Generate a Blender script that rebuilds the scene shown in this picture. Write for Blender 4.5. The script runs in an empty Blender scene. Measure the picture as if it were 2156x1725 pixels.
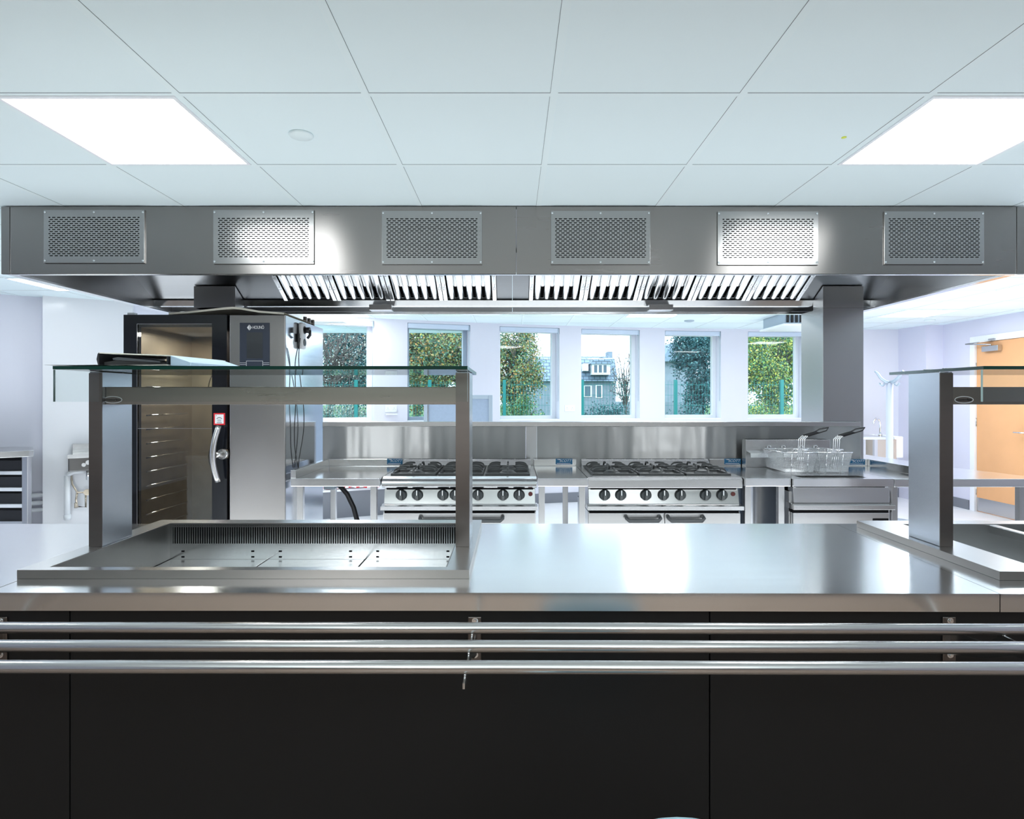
import bpy, bmesh, math, random
from mathutils import Matrix, Vector
sc = bpy.context.scene
COL = sc.collection
PI = math.pi
F, CX, HY, CH = 1300.0, 1078.0, 838.0, 1.40      # focal length (px), principal point, camera height

def at(px, py, Y):
    return Vector(((px - CX) / F * Y, Y, CH - (py - HY) / F * Y))
def xs(px, Y):
    return (px - CX) / F * Y
def zs(py, Y):
    return CH - (py - HY) / F * Y

# ---------------------------------------------------------------- materials
def nmat(name):
    m = bpy.data.materials.new(name); m.use_nodes = True
    nt = m.node_tree; b = nt.nodes['Principled BSDF']
    return m, nt, b
def plain(name, col, rough=0.5, metal=0.0, spec=0.5, vary=0.0, scale=6.0, bump=0.0, coat=0.0):
    m, nt, b = nmat(name)
    b.inputs['Base Color'].default_value = (*col, 1); b.inputs['Roughness'].default_value = rough
    b.inputs['Metallic'].default_value = metal; b.inputs['Specular IOR Level'].default_value = spec
    b.inputs['Coat Weight'].default_value = coat
    if vary or bump:
        tc = nt.nodes.new('ShaderNodeTexCoord'); n = nt.nodes.new('ShaderNodeTexNoise')
        n.inputs['Scale'].default_value = scale; n.inputs['Detail'].default_value = 4
        nt.links.new(tc.outputs['Object'], n.inputs['Vector'])
        if vary:
            mx = nt.nodes.new('ShaderNodeMix'); mx.data_type = 'RGBA'
            mx.inputs[6].default_value = (*[c * (1 - vary) for c in col], 1)
            mx.inputs[7].default_value = (*[min(1, c * (1 + vary)) for c in col], 1)
            nt.links.new(n.outputs['Fac'], mx.inputs[0]); nt.links.new(mx.outputs[2], b.inputs['Base Color'])
        if bump:
            bp = nt.nodes.new('ShaderNodeBump'); bp.inputs['Strength'].default_value = bump; bp.inputs['Distance'].default_value = 0.01
            nt.links.new(n.outputs['Fac'], bp.inputs['Height']); nt.links.new(bp.outputs['Normal'], b.inputs['Normal'])
    return m
def steel(name, col=(.60, .60, .60), rough=.26, grain=(1.5, 1.5, 45), var=.010, rvar=.015, aniso=0.0, wave=0.0):
    """brushed stainless steel: stretched noise drives tone and roughness"""
    m, nt, b = nmat(name)
    b.inputs['Metallic'].default_value = 1
    tc = nt.nodes.new('ShaderNodeTexCoord'); mp = nt.nodes.new('ShaderNodeMapping'); mp.inputs['Scale'].default_value = grain
    n = nt.nodes.new('ShaderNodeTexNoise'); n.inputs['Scale'].default_value = 1; n.inputs['Detail'].default_value = 3
    n2 = nt.nodes.new('ShaderNodeTexNoise'); n2.inputs['Scale'].default_value = 3.2; n2.inputs['Detail'].default_value = 3
    nt.links.new(tc.outputs['Object'], mp.inputs['Vector']); nt.links.new(mp.outputs['Vector'], n.inputs['Vector'])
    nt.links.new(tc.outputs['Object'], n2.inputs['Vector'])
    mx = nt.nodes.new('ShaderNodeMix'); mx.data_type = 'RGBA'
    mx.inputs[6].default_value = (*[c - var for c in col], 1); mx.inputs[7].default_value = (*[c + var for c in col], 1)
    nt.links.new(n.outputs['Fac'], mx.inputs[0]); nt.links.new(mx.outputs[2], b.inputs['Base Color'])
    ad = nt.nodes.new('ShaderNodeMath'); ad.operation = 'ADD'
    nt.links.new(n.outputs['Fac'], ad.inputs[0]); nt.links.new(n2.outputs['Fac'], ad.inputs[1])
    mr = nt.nodes.new('ShaderNodeMapRange'); mr.inputs[1].default_value = .6; mr.inputs[2].default_value = 1.4
    mr.inputs[3].default_value = max(.03, rough - rvar); mr.inputs[4].default_value = rough + rvar
    nt.links.new(ad.outputs[0], mr.inputs[0]); nt.links.new(mr.outputs[0], b.inputs['Roughness'])
    if wave:
        mp2 = nt.nodes.new('ShaderNodeMapping'); mp2.inputs['Scale'].default_value = (4.5, 4.5, .35)
        nw = nt.nodes.new('ShaderNodeTexNoise'); nw.inputs['Scale'].default_value = 1; nw.inputs['Detail'].default_value = 2
        nt.links.new(tc.outputs['Object'], mp2.inputs['Vector']); nt.links.new(mp2.outputs['Vector'], nw.inputs['Vector'])
        bp = nt.nodes.new('ShaderNodeBump'); bp.inputs['Strength'].default_value = 1.0; bp.inputs['Distance'].default_value = wave
        nt.links.new(nw.outputs['Fac'], bp.inputs['Height']); nt.links.new(bp.outputs['Normal'], b.inputs['Normal'])
    if aniso:
        b.inputs['Anisotropic'].default_value = aniso
        cb = nt.nodes.new('ShaderNodeCombineXYZ'); cb.inputs[2].default_value = 1.0
        nt.links.new(cb.outputs[0], b.inputs['Tangent'])
    return m
def thin_glass(name, tint, refl=1.0):
    m = bpy.data.materials.new(name); m.use_nodes = True; nt = m.node_tree; nt.nodes.clear()
    o = nt.nodes.new('ShaderNodeOutputMaterial'); mx = nt.nodes.new('ShaderNodeMixShader')
    t = nt.nodes.new('ShaderNodeBsdfTransparent'); t.inputs[0].default_value = (*tint, 1)
    g = nt.nodes.new('ShaderNodeBsdfGlossy'); g.inputs['Roughness'].default_value = 0.0
    fr = nt.nodes.new('ShaderNodeFresnel'); fr.inputs['IOR'].default_value = 1.5
    mu = nt.nodes.new('ShaderNodeMath'); mu.operation = 'MULTIPLY'; mu.inputs[1].default_value = refl
    nt.links.new(fr.outputs[0], mu.inputs[0]); nt.links.new(mu.outputs[0], mx.inputs[0])
    nt.links.new(t.outputs[0], mx.inputs[1]); nt.links.new(g.outputs[0], mx.inputs[2]); nt.links.new(mx.outputs[0], o.inputs[0])
    return m
def emit(name, col, s):
    m = bpy.data.materials.new(name); m.use_nodes = True; nt = m.node_tree; nt.nodes.clear()
    o = nt.nodes.new('ShaderNodeOutputMaterial'); e = nt.nodes.new('ShaderNodeEmission')
    e.inputs[0].default_value = (*col, 1); e.inputs[1].default_value = s
    nt.links.new(e.outputs[0], o.inputs[0]); return m
def leafmat(name, cols, transl=.25):
    m, nt, b = nmat(name)
    g = nt.nodes.new('ShaderNodeNewGeometry'); r = nt.nodes.new('ShaderNodeValToRGB')
    el = r.color_ramp.elements
    el[0].color = (*cols[0], 1); el[1].color = (*cols[-1], 1)
    for i, c in enumerate(cols[1:-1]):
        e = el.new((i + 1) / (len(cols) - 1)); e.color = (*c, 1)
    r.color_ramp.interpolation = 'CONSTANT' if False else 'LINEAR'
    nt.links.new(g.outputs['Random Per Island'], r.inputs[0]); nt.links.new(r.outputs[0], b.inputs['Base Color'])
    b.inputs['Roughness'].default_value = .6
    return m
def slotmat(base, name, pu, pv, su, sv, ou, ov, axis_u='X', axis_v='Z', stagger=True, bounds=None):
    """copy of a steel material with a pattern of dark rounded slots punched in object space"""
    m = base.copy(); m.name = name; nt = m.node_tree; b = nt.nodes['Principled BSDF']
    out = [n for n in nt.nodes if n.type == 'OUTPUT_MATERIAL'][0]
    tc = nt.nodes.new('ShaderNodeTexCoord'); sx = nt.nodes.new('ShaderNodeSeparateXYZ'); nt.links.new(tc.outputs['Object'], sx.inputs[0])
    def M(op, a, bb=None, c=None):
        n = nt.nodes.new('ShaderNodeMath'); n.operation = op
        for i, v in enumerate((a, bb, c)):
            if v is None: continue
            if isinstance(v, (int, float)): n.inputs[i].default_value = v
            else: nt.links.new(v, n.inputs[i])
        return n.outputs[0]
    U = sx.outputs[axis_u]; V = sx.outputs[axis_v]
    v = M('DIVIDE', M('SUBTRACT', V, ov), pv); row = M('FLOOR', v); fv = M('SUBTRACT', M('SUBTRACT', v, row), .5)
    u = M('DIVIDE', M('SUBTRACT', U, ou), pu)
    if stagger: u = M('ADD', u, M('MULTIPLY', M('MODULO', M('ABSOLUTE', row), 2.0), .5))
    fu = M('SUBTRACT', M('SUBTRACT', u, M('FLOOR', u)), .5)
    du = M('ABSOLUTE', M('MULTIPLY', fu, pu)); dv = M('ABSOLUTE', M('MULTIPLY', fv, pv))
    r = min(su, sv) / 2
    qx = M('MAXIMUM', M('SUBTRACT', du, su / 2 - r), 0.0); qy = M('MAXIMUM', M('SUBTRACT', dv, sv / 2 - r), 0.0)
    d = M('SQRT', M('ADD', M('MULTIPLY', qx, qx), M('MULTIPLY', qy, qy)))
    mask = M('LESS_THAN', d, r)
    if bounds:
        (u0, u1, v0, v1) = bounds
        for src, lo, hi in ((U, u0, u1), (V, v0, v1)):
            mask = M('MULTIPLY', mask, M('MULTIPLY', M('GREATER_THAN', src, lo), M('LESS_THAN', src, hi)))
    dk = nt.nodes.new('ShaderNodeBsdfDiffuse'); dk.inputs[0].default_value = (.012, .012, .013, 1)
    mx = nt.nodes.new('ShaderNodeMixShader'); nt.links.new(mask, mx.inputs[0])
    nt.links.new(b.outputs[0], mx.inputs[1]); nt.links.new(dk.outputs[0], mx.inputs[2]); nt.links.new(mx.outputs[0], out.inputs[0])
    return m

M = {}
M['steel'] = steel('brushed_steel')
M['steel_top'] = steel('worktop_steel', (.77, .775, .78), .165, (1.2, 40, 40), .008, .02)
M['steel_v'] = steel('vertical_brushed_steel', (.50, .50, .505), .27, (1.5, 1.5, 45), .004, .003, aniso=.75)
M['steel_splash'] = steel('splashback_steel', (.50, .50, .50), .44, (1.2, 1.2, 40), .008, .004, aniso=1.0, wave=.02)
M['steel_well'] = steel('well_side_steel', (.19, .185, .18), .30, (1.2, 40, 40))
M['steel_side'] = steel('polished_side_steel', (.66, .68, .71), .12, (40, 2, 40), .006, .015)
M['steel_hood'] = steel('hood_steel', (.285, .272, .262), .27, (1.5, 1.5, 45), .006, .006, aniso=.85)
M['grille_base'] = steel('grille_steel', (.38, .375, .37), .24, (1.5, 1.5, 45), .006, .006, aniso=.5)
M['steel_in'] = steel('hood_lining_steel', (.24, .245, .255), .30, (2, 40, 40), .01, .03)
M['steel_bright'] = steel('bright_steel', (.78, .79, .80), .17, (40, 5, 40), .01, .03)
M['steel_warm'] = steel('warm_brushed_steel', (.17, .15, .14), .32, (1.5, 45, 45))
M['rim_side'] = steel('rim_side_steel', (.29, .265, .25), .30, (1.5, 1.5, 45))  # brown side tone stands in for the reflected hall
M['steel_oven'] = steel('oven_front_steel', (.40, .385, .375), .27, (1.5, 1.5, 45), .004, .003, aniso=.75)
M['steel_post'] = steel('post_steel', (.40, .425, .47), .26, (1.5, 1.5, 45), .004, .003, aniso=.6)
M['steel_beam'] = steel('beam_steel', (.25, .225, .20), .28, (1.5, 45, 45))
M['chrome'] = plain('chrome', (.82, .83, .84), .08, 1.0)
M['tube'] = steel('rail_tube_steel', (.66, .65, .64), .22, (3, 40, 40), .015, .03)
M['black_panel'] = plain('black_laminate', (.0075, .0075, .008), .42, 0, .35, .12, 3)
M['black'] = plain('black_plastic', (.015, .015, .017), .4)
M['black_gloss'] = plain('black_gloss_glass', (.006, .007, .010), .06, 0, .5)
M['dark'] = plain('dark_gap', (.006, .006, .007), .8, 0, .1)
M['iron'] = plain('cast_iron', (.075, .08, .082), .42, 0, .5, .2, 30, .1)
M['knob'] = plain('knob_grey', (.035, .042, .045), .35)
M['handle_grey'] = plain('dark_grey_handle', (.06, .065, .07), .4)
M['wall'] = plain('lavender_white_paint', (.745, .745, .82), .55, 0, .3, .02, 2)
M['wall_r'] = plain('lavender_paint', (.70, .695, .81), .6, 0, .3, .02, 2)
M['wall_blue'] = plain('pale_blue_paint', (.60, .635, .75), .6, 0, .3, .02, 2)
M['cladding'] = plain('white_wall_cladding', (.76, .765, .79), .18, 0, .5)
M['white'] = plain('white_gloss_paint', (.86, .88, .92), .35)
M['white_plastic'] = plain('white_plastic', (.85, .87, .89), .3)
M['ceil'] = plain('ceiling_tile', (.79, .895, .92), .85, 0, .2, .012, 1.2)
M['ceil_bar'] = plain('ceiling_grid_bar', (.80, .90, .92), .6, 0, .3)
M['ceil_line'] = plain('painted_shadow_line', (.22, .25, .26), .9, 0, .1)
M['floor'] = plain('pale_vinyl_floor', (.78, .78, .81), .4, 0, .4, .05, 5)
M['hall_floor'] = plain('hall_floor', (.26, .19, .15), .4, 0, .4, .15, 4)
M['hall_wall'] = plain('hall_wall', (.17, .135, .115), .7)
M['skirt'] = plain('grey_vinyl_skirting', (.20, .21, .24), .5)
M['glass'] = thin_glass('clear_glass', (.955, .985, .98), .9)
M['win_glass'] = thin_glass('window_glass', (.84, .95, 1.0), 1.0)  # blue tint stands in for the bluish haze outdoors
M['oven_glass'] = thin_glass('smoked_oven_glass', (.66, .69, .69), 1.8)
M['glass_edge'] = plain('green_glass_edge', (.006, .045, .034), .12)
M['glass_edge_l'] = plain('pale_glass_edge', (.45, .62, .58), .15)
M['light'] = emit('light_diffuser', (.94, .985, 1.0), 14.0)
M['paper'] = plain('white_paper', (.82, .83, .85), .7)
M['folder_blue'] = plain('pale_blue_card', (.42, .55, .66), .6)
M['cream'] = plain('cream_card', (.78, .76, .66), .6)
M['navy'] = plain('control_panel_navy', (.028, .036, .055), .25)
M['screen'] = plain('dark_screen', (.035, .040, .045), .12)
M['logo_grey'] = plain('pale_grey_print', (.72, .74, .76), .5)
M['plate_blue'] = plain('blue_enamel_plate', (.02, .17, .36), .3)
M['plate_white'] = plain('white_print', (.88, .90, .92), .5)
M['red'] = plain('red_print', (.65, .02, .03), .5)
M['ink'] = plain('black_print', (.02, .02, .02), .6)
M['red_dim'] = plain('dark_red_lens', (.10, .02, .02), .2)
M['wood'] = plain('birch_door_veneer', (.76, .40, .19), .45, 0, .4, .10, 3)
M['brown'] = plain('oven_cavity', (.38, .31, .22), .35, .4, .5, .3, 12)
M['green_led'] = emit('green_lamp', (.02, .9, .5), 2.0)
M['yellow'] = plain('yellow_sticker', (.75, .85, .10), .5)
M['blind'] = plain('blind_fabric', (.62, .70, .82), .6)
M['frame_grey'] = plain('grey_aluminium_frame', (.42, .50, .58), .4, .3)
M['board'] = plain('slate_blue_panel', (.33, .41, .53), .5, 0, .4, .08, 40)
M['fence'] = plain('teal_fence_paint', (.0, .17, .16), .5)
M['bark'] = plain('bark', (.10, .095, .09), .9, 0, .2, .4, 8)
M['stone'] = plain('house_stone', (.20, .25, .30), .85, 0, .2, .3, 2.5)
M['slate'] = plain('slate_roof', (.17, .24, .32), .7, 0, .3, .2, 6)
M['upvc'] = plain('white_upvc', (.85, .88, .92), .4)
M['pane_dark'] = plain('house_pane', (.05, .10, .14), .1)
M['grass'] = plain('rough_grass', (.07, .15, .05), .9, 0, .2, .4, 2)
M['chair'] = plain('pale_blue_plastic', (.48, .70, .80), .4)
M['warm_metal'] = plain('brass_and_reflection', (.60, .52, .42), .25, 1)

# ---------------------------------------------------------------- mesh building
ORG = {}
class MB:
    def __init__(self, T=None):
        self.v = []; self.f = []; self.mi = []; self.T = T; self.k = 0; self.sm = False; self.s = []
    def V(self, p):
        p = Vector(p)
        if self.T is not None: p = self.T @ p
        self.v.append(p); return len(self.v) - 1
    def face(self, ids, k=None):
        self.f.append(tuple(ids)); self.mi.append(self.k if k is None else k); self.s.append(self.sm)
    def quad(self, a, b, c, d, k=None):
        self.face([self.V(p) for p in (a, b, c, d)], k)
    def box(self, x0, x1, y0, y1, z0, z1, k=None, thin=None, ke=1):
        i = [self.V((x, y, z)) for z in (z0, z1) for y in (y0, y1) for x in (x0, x1)]
        fs = (((0, 2, 3, 1), 'z'), ((4, 5, 7, 6), 'z'), ((0, 1, 5, 4), 'y'), ((2, 6, 7, 3), 'y'), ((0, 4, 6, 2), 'x'), ((1, 3, 7, 5), 'x'))
        for f, ax in fs:
            kk = k
            if thin is not None: kk = 0 if ax == thin else ke
            self.face([i[j] for j in f], kk)
        return self
    def prism(self, poly, z0, z1, k=None, ks=None):
        """plan polygon (counter-clockwise) between two heights"""
        n = len(poly); a = [self.V((p[0], p[1], z0)) for p in poly]; b = [self.V((p[0], p[1], z1)) for p in poly]
        self.face(a[::-1], k); self.face(b, k)
        for i in range(n):
            j = (i + 1) % n; self.face((a[i], a[j], b[j], b[i]), k if ks is None else ks)
        return self
    def extr(self, prof, x0, x1, k=None):
        """profile of (y, z) points swept along x"""
        n = len(prof); a = [self.V((x0, p[0], p[1])) for p in prof]; b = [self.V((x1, p[0], p[1])) for p in prof]
        self.face(a, k); self.face(b[::-1], k)
        for i in range(n):
            j = (i + 1) % n; self.face((a[i], b[i], b[j], a[j]), k)
        return self
    def sweep(self, prof, y0, y1, k=None):
        """profile of (x, z) points swept along y"""
        n = len(prof); a = [self.V((p[0], y0, p[1])) for p in prof]; b = [self.V((p[0], y1, p[1])) for p in prof]
        self.face(a[::-1], k); self.face(b, k)
        for i in range(n):
            j = (i + 1) % n; self.face((a[i], a[j], b[j], b[i]), k)
        return self
    def tube(self, pts, r, seg=8, k=None, cap=True):
        pts = [Vector(p) for p in pts]; rr = r if isinstance(r, (list, tuple)) else [r] * len(pts)
        rings = []; up = None; sm = self.sm; self.sm = True
        for i, p in enumerate(pts):
            d = (pts[min(i + 1, len(pts) - 1)] - pts[max(i - 1, 0)]).normalized()
            if up is None:
                up = Vector((0, 0, 1)) if abs(d.z) < .9 else Vector((1, 0, 0))
            s = d.cross(up).normalized(); up = s.cross(d).normalized()
            rings.append([self.V(p + (s * math.cos(t) + up * math.sin(t)) * rr[i]) for t in [2 * PI * q / seg for q in range(seg)]])
        for a, b in zip(rings, rings[1:]):
            for q in range(seg):
                w = (q + 1) % seg; self.face((a[q], a[w], b[w], b[q]), k)
        self.sm = False
        if cap: self.face(rings[0][::-1], k); self.face(rings[-1], k)
        self.sm = sm; return self
    def cyl(self, c, ax, r, h, seg=20, k=None, r2=None):
        c = Vector(c); ax = Vector(ax).normalized()
        return self.tube([c, c + ax * h], [r, r if r2 is None else r2], seg, k)
    def lathe(self, c, prof, seg=20, k=None):
        """profile of (radius, z) turned about the vertical through c"""
        sm = self.sm; self.sm = True; rings = []
        for r, z in prof:
            rings.append([self.V((c[0] + r * math.cos(2 * PI * q / seg), c[1] + r * math.sin(2 * PI * q / seg), c[2] + z)) for q in range(seg)])
        for a, b in zip(rings, rings[1:]):
            for q in range(seg):
                w = (q + 1) % seg; self.face((a[q], a[w], b[w], b[q]), k)
        self.face(rings[0][::-1], k); self.face(rings[-1], k); self.sm = sm; return self
    def build(self, name, mat, parent=None, bevel=0.0, seg=2, smooth=None):
        org = Vector((0, 0, 0))
        if parent is not None: org = ORG.get(parent.name, org)
        else:
            xsv = [p.x for p in self.v]; ysv = [p.y for p in self.v]; zsv = [p.z for p in self.v]
            org = Vector(((min(xsv) + max(xsv)) / 2, (min(ysv) + max(ysv)) / 2, min(zsv)))
        me = bpy.data.meshes.new(name)
        me.from_pydata([tuple(p - org) for p in self.v], [], self.f)
        mats = mat if isinstance(mat, (list, tuple)) else [mat]
        for m_ in mats: me.materials.append(m_)
        for p, k, s in zip(me.polygons, self.mi, self.s):
            p.material_index = min(k, len(mats) - 1); p.use_smooth = s
        me.update()
        o = bpy.data.objects.new(name, me); COL.objects.link(o)
        if parent is not None:
            o.parent = parent; ORG[o.name] = org
        else:
            o.location = org; ORG[o.name] = org
        if bevel:
            b = o.modifiers.new('bevel', 'BEVEL'); b.width = bevel; b.segments = seg; b.limit_method = 'ANGLE'; b.angle_limit = math.radians(40)
        return o
def thing(name, label, cat, loc=(0, 0, 0), group=None):
    o = bpy.data.objects.new(name, None); o.empty_display_size = .1; COL.objects.link(o)
    o.location = loc; ORG[o.name] = Vector(loc)
    o['label'] = label; o['category'] = cat
    if group: o['group'] = group
    return o
def tag(o, label, cat, group=None, kind=None):
    if label: o['label'] = label
    if cat: o['category'] = cat
    if group: o['group'] = group
    if kind: o['kind'] = kind
    return o
def struct(o):
    o['kind'] = 'structure'; return o
def dup(root, loc, label=None, group=None, rz=None):
    r = root.copy(); COL.objects.link(r); r.location = loc
    if rz is not None: r.rotation_euler = (0, 0, rz)
    if label: r['label'] = label
    if group: r['group'] = group
    for ch in list(root.children):
        c = ch.copy(); COL.objects.link(c); c.parent = r
        for g in list(ch.children):
            d = g.copy(); COL.objects.link(d); d.parent = c
    return r
def text(s, size, name, mat, parent, loc, extrude=.0004, shear=0.0, sx=1.0, align='CENTER', rz=0.0):
    cu = bpy.data.curves.new(name + '_curve', 'FONT'); cu.body = s; cu.size = size; cu.extrude = extrude; cu.shear = shear
    cu.align_x = align; cu.align_y = 'CENTER'; cu.resolution_u = 3
    t = bpy.data.objects.new(name + '_tmp', cu); COL.objects.link(t)
    bpy.context.view_layer.update()
    me = bpy.data.meshes.new_from_object(t.evaluated_get(bpy.context.evaluated_depsgraph_get()))
    COL.objects.unlink(t); bpy.data.objects.remove(t)
    org = ORG.get(parent.name, Vector((0, 0, 0))); L = Vector(loc)
    c, sn = math.cos(rz), math.sin(rz)
    for v in me.vertices:
        x, y, z = v.co; x *= sx
        v.co = L + Vector((x * c + z * sn, x * sn - z * c, y)) - org
    me.materials.clear(); me.materials.append(mat)
    o = bpy.data.objects.new(name, me); COL.objects.link(o); o.parent = parent; ORG[o.name] = org
    return o

# ---------------------------------------------------------------- camera
cam = bpy.data.cameras.new('camera'); co = bpy.data.objects.new('camera', cam); COL.objects.link(co)
cam.sensor_width = 36; cam.sensor_fit = 'HORIZONTAL'; cam.lens = F / 2156 * 36
cam.shift_y = -(862.5 - HY) / 2156
cam.clip_start = .05; cam.clip_end = 300
co.location = (0, 0, CH); co.rotation_euler = (PI / 2, 0, 0)
sc.camera = co

# ---------------------------------------------------------------- room shell
CZ = CH + .967                              # ceiling height
AC = (4.5, -7.27); AR = 16.0                # the outer wall is an arc in plan
def arc_hit(px, r=AR):
    dx, dy = (px - CX) / F, 1.0
    a = dx * dx + dy * dy; b = -2 * (dx * AC[0] + dy * AC[1]); c = AC[0] ** 2 + AC[1] ** 2 - r * r
    t = (-b + math.sqrt(b * b - 4 * a * c)) / (2 * a)
    return math.atan2(t * dy - AC[1], t * dx - AC[0])
def arc_pt(a, r=AR):
    return (AC[0] + r * math.cos(a), AC[1] + r * math.sin(a))
XL, XR, YF = -5.6, 5.72, -5.0
WINPX = [(650, 788), (858, 990), (1052, 1178), (1224, 1347), (1400, 1518), (1575, 1694)]
WIN = [(arc_hit(a), arc_hit(b)) for a, b in WINPX]          # angles, left > right
SILL, HEAD = 1.105, CZ - .035
def arc_strip(m, a0, a1, r0, r1, z0, z1, k=None):
    n = max(1, int(abs(a0 - a1) / .02) + 1)
    for i in range(n):
        u0 = a0 + (a1 - a0) * i / n; u1 = a0 + (a1 - a0) * (i + 1) / n
        p = [arc_pt(u0, r0), arc_pt(u1, r0), arc_pt(u1, r1), arc_pt(u0, r1)]
        m.prism(p, z0, z1, k)
DEP = .24
aL = arc_hit(-260); aR = math.atan2(8.70 - AC[1], 5.72 - AC[0])
m = MB()
edges = [aL] + [a for w in WIN for a in w] + [aR]
for i in range(0, len(edges), 2):
    arc_strip(m, edges[i], edges[i + 1], AR, AR + DEP, 0, CZ + .05)
for a, b in WIN:
    arc_strip(m, a, b, AR, AR + DEP, 0, SILL); arc_strip(m, a, b, AR, AR + DEP, HEAD, CZ + .05)
struct(m.build('wall_back', M['wall']))
m = MB(); arc_strip(m, aL, aR, AR - .012, AR - .001, .0, .13); struct(m.build('baseboard_back', M['skirt']))
m = MB(); m.box(XL - .1, XL, YF, 6.0, 0, CZ + .05); struct(m.build('wall_left', M['wall_blue']))
m = MB()
DY0, DY1, DZ = 6.70, 7.62, 2.08             # door opening in the right wall
m.box(XR, XR + .12, YF, DY0 - .02, 0, CZ + .05); m.box(XR, XR + .12, DY1 + .02, 8.9, 0, CZ + .05)
m.box(XR, XR + .12, DY0 - .02, DY1 + .02, DZ + .02, CZ + .05)
m.prism([(5.50, 8.20), (XR, 8.19), (XR, 8.75), (5.44, 8.75)], 0, CZ + .05)
struct(m.build('wall_right', M['wall_r']))
m = MB(); m.box(XL - .1, XR + .12, YF - .1, YF, 0, CZ + .05); struct(m.build('wall_front', M['hall_wall']))
m = MB(); m.box(XR - .012, XR - .001, 7.72, 8.19, 0, .12); m.prism([(5.49, 8.188), (XR - .001, 8.178), (XR - .001, 8.19), (5.49, 8.2)], 0, .12)
struct(m.build('baseboard_right', M['skirt']))
m = MB(); m.k = 0; m.box(XL - .1, XR + .3, 1.52, 9.2, -.05, 0); m.k = 1; m.box(XL - .1, XR + .3, YF - .1, 1.52, -.05, 0)
struct(m.build('floor', [M['floor'], M['hall_floor']]))
# suspended ceiling: lay-in tiles, grid bars and thin dark strips painted as shadow lines
m = MB(); m.k = 0
m.box(XL - .1, XR + .3, YF - .1, 9.2, CZ, CZ + .05)
gx = [.134 + .6 * i for i in range(-10, 10) if XL < .134 + .6 * i < XR]
gy = [1.961 + .6 * i for i in range(-11, 13) if YF < 1.961 + .6 * i < 9.1]
m.k = 1
for x in gx: m.box(x - .012, x + .012, YF, 9.1, CZ - .0013, CZ)
for y in gy: m.box(XL, XR, y - .004, y + .018, CZ - .0011, CZ)
m.k = 2
for x in gx:
    s = 1 if x < 0 else -1
    m.box(x + s * .012, x + s * .0133, YF, 9.1, CZ - .0009, CZ)
for y in gy: m.box(XL, XR, y - .0062, y - .004, CZ - .0008, CZ)
struct(m.build('ceiling', [M['ceil'], M['ceil_bar'], M['ceil_line']]))
# shallow pier clad in white panels, left of the oven
p0 = Vector((-4.44, 5.84)); p1 = Vector((-3.84, 6.25))
m = MB(); m.prism([tuple(p0), tuple(p1), (p1.x - .13, p1.y + .30), (p0.x - .15, p0.y + .24)], 0, CZ)
struct(m.build('wall_pier', M['cladding']))
pd = (p1 - p0).normalized(); pn = Vector((pd.y, -pd.x))
PT = Matrix(((pd.x, -pn.x, 0, p0.x), (pd.y, -pn.y, 0, p0.y), (0, 0, 1, 0), (0, 0, 0, 1)))   # u along pier, v into the pier

# windows
for i, (a, b) in enumerate(WIN):
    w = struct(thing('window_%d' % (i + 1), '', '', (*arc_pt((a + b) / 2, AR + DEP - .05), SILL)))
    del w['label']; del w['category']
    q0 = Vector(arc_pt(a, AR + DEP - .075)); q1 = Vector(arc_pt(b, AR + DEP - .075))
    d = (q1 - q0); L = d.length; d.normalize(); n = Vector((-d.y, d.x))
    T = Matrix(((d.x, n.x, 0, q0.x), (d.y, n.y, 0, q0.y), (0, 0, 1, 0), (0, 0, 0, 1)))
    m = MB(T); fw = .055
    m.box(0, fw, 0, .07, SILL, HEAD); m.box(L - fw, L, 0, .07, SILL, HEAD)
    m.box(fw, L - fw, 0, .07, SILL, SILL + fw); m.box(fw, L - fw, 0, .07, HEAD - fw, HEAD)
    m.build('window_frame', M['white'] if i not in (1,) else M['frame_grey'], w, .003)
    m = MB(T); m.quad((fw - .005, .035, SILL + fw - .005), (L - fw + .005, .035, SILL + fw - .005), (L - fw + .005, .035, HEAD - fw + .005), (fw - .005, .035, HEAD - fw + .005))
    m.build('pane', M['win_glass'], w)
    m = MB(T); m.box(0.0, L, -.165, -.002, SILL, SILL + .012); m.build('sill', M['white'], w)
    # roller blind, wound up under the head
    names = ['first', 'second', 'third', 'fourth', 'fifth', 'sixth']
    rb = thing('roller_blind', 'rolled-up blind with bead chain at the head of the %s window counted from the oven' % names[i], 'blind',
               (*arc_pt((a + b) / 2, AR + .05), HEAD - .07), 'roller blinds at the window heads')
    m = MB(T); m.box(.008, L - .012, -.165, -.105, HEAD - .062, HEAD - .002); m.build('cassette', M['blind'] if i else M['white'], rb, .008)
    m = MB(T); m.tube([(L - .02, -.15, HEAD - .04), (L - .02, -.153, HEAD - .25), (L - .02, -.15, SILL + .25)], .0025, 5); m.box(L - .028, L - .012, -.17, -.14, HEAD - .075, HEAD - .01)
    m.build('chain', M['frame_grey'], rb)
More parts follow.
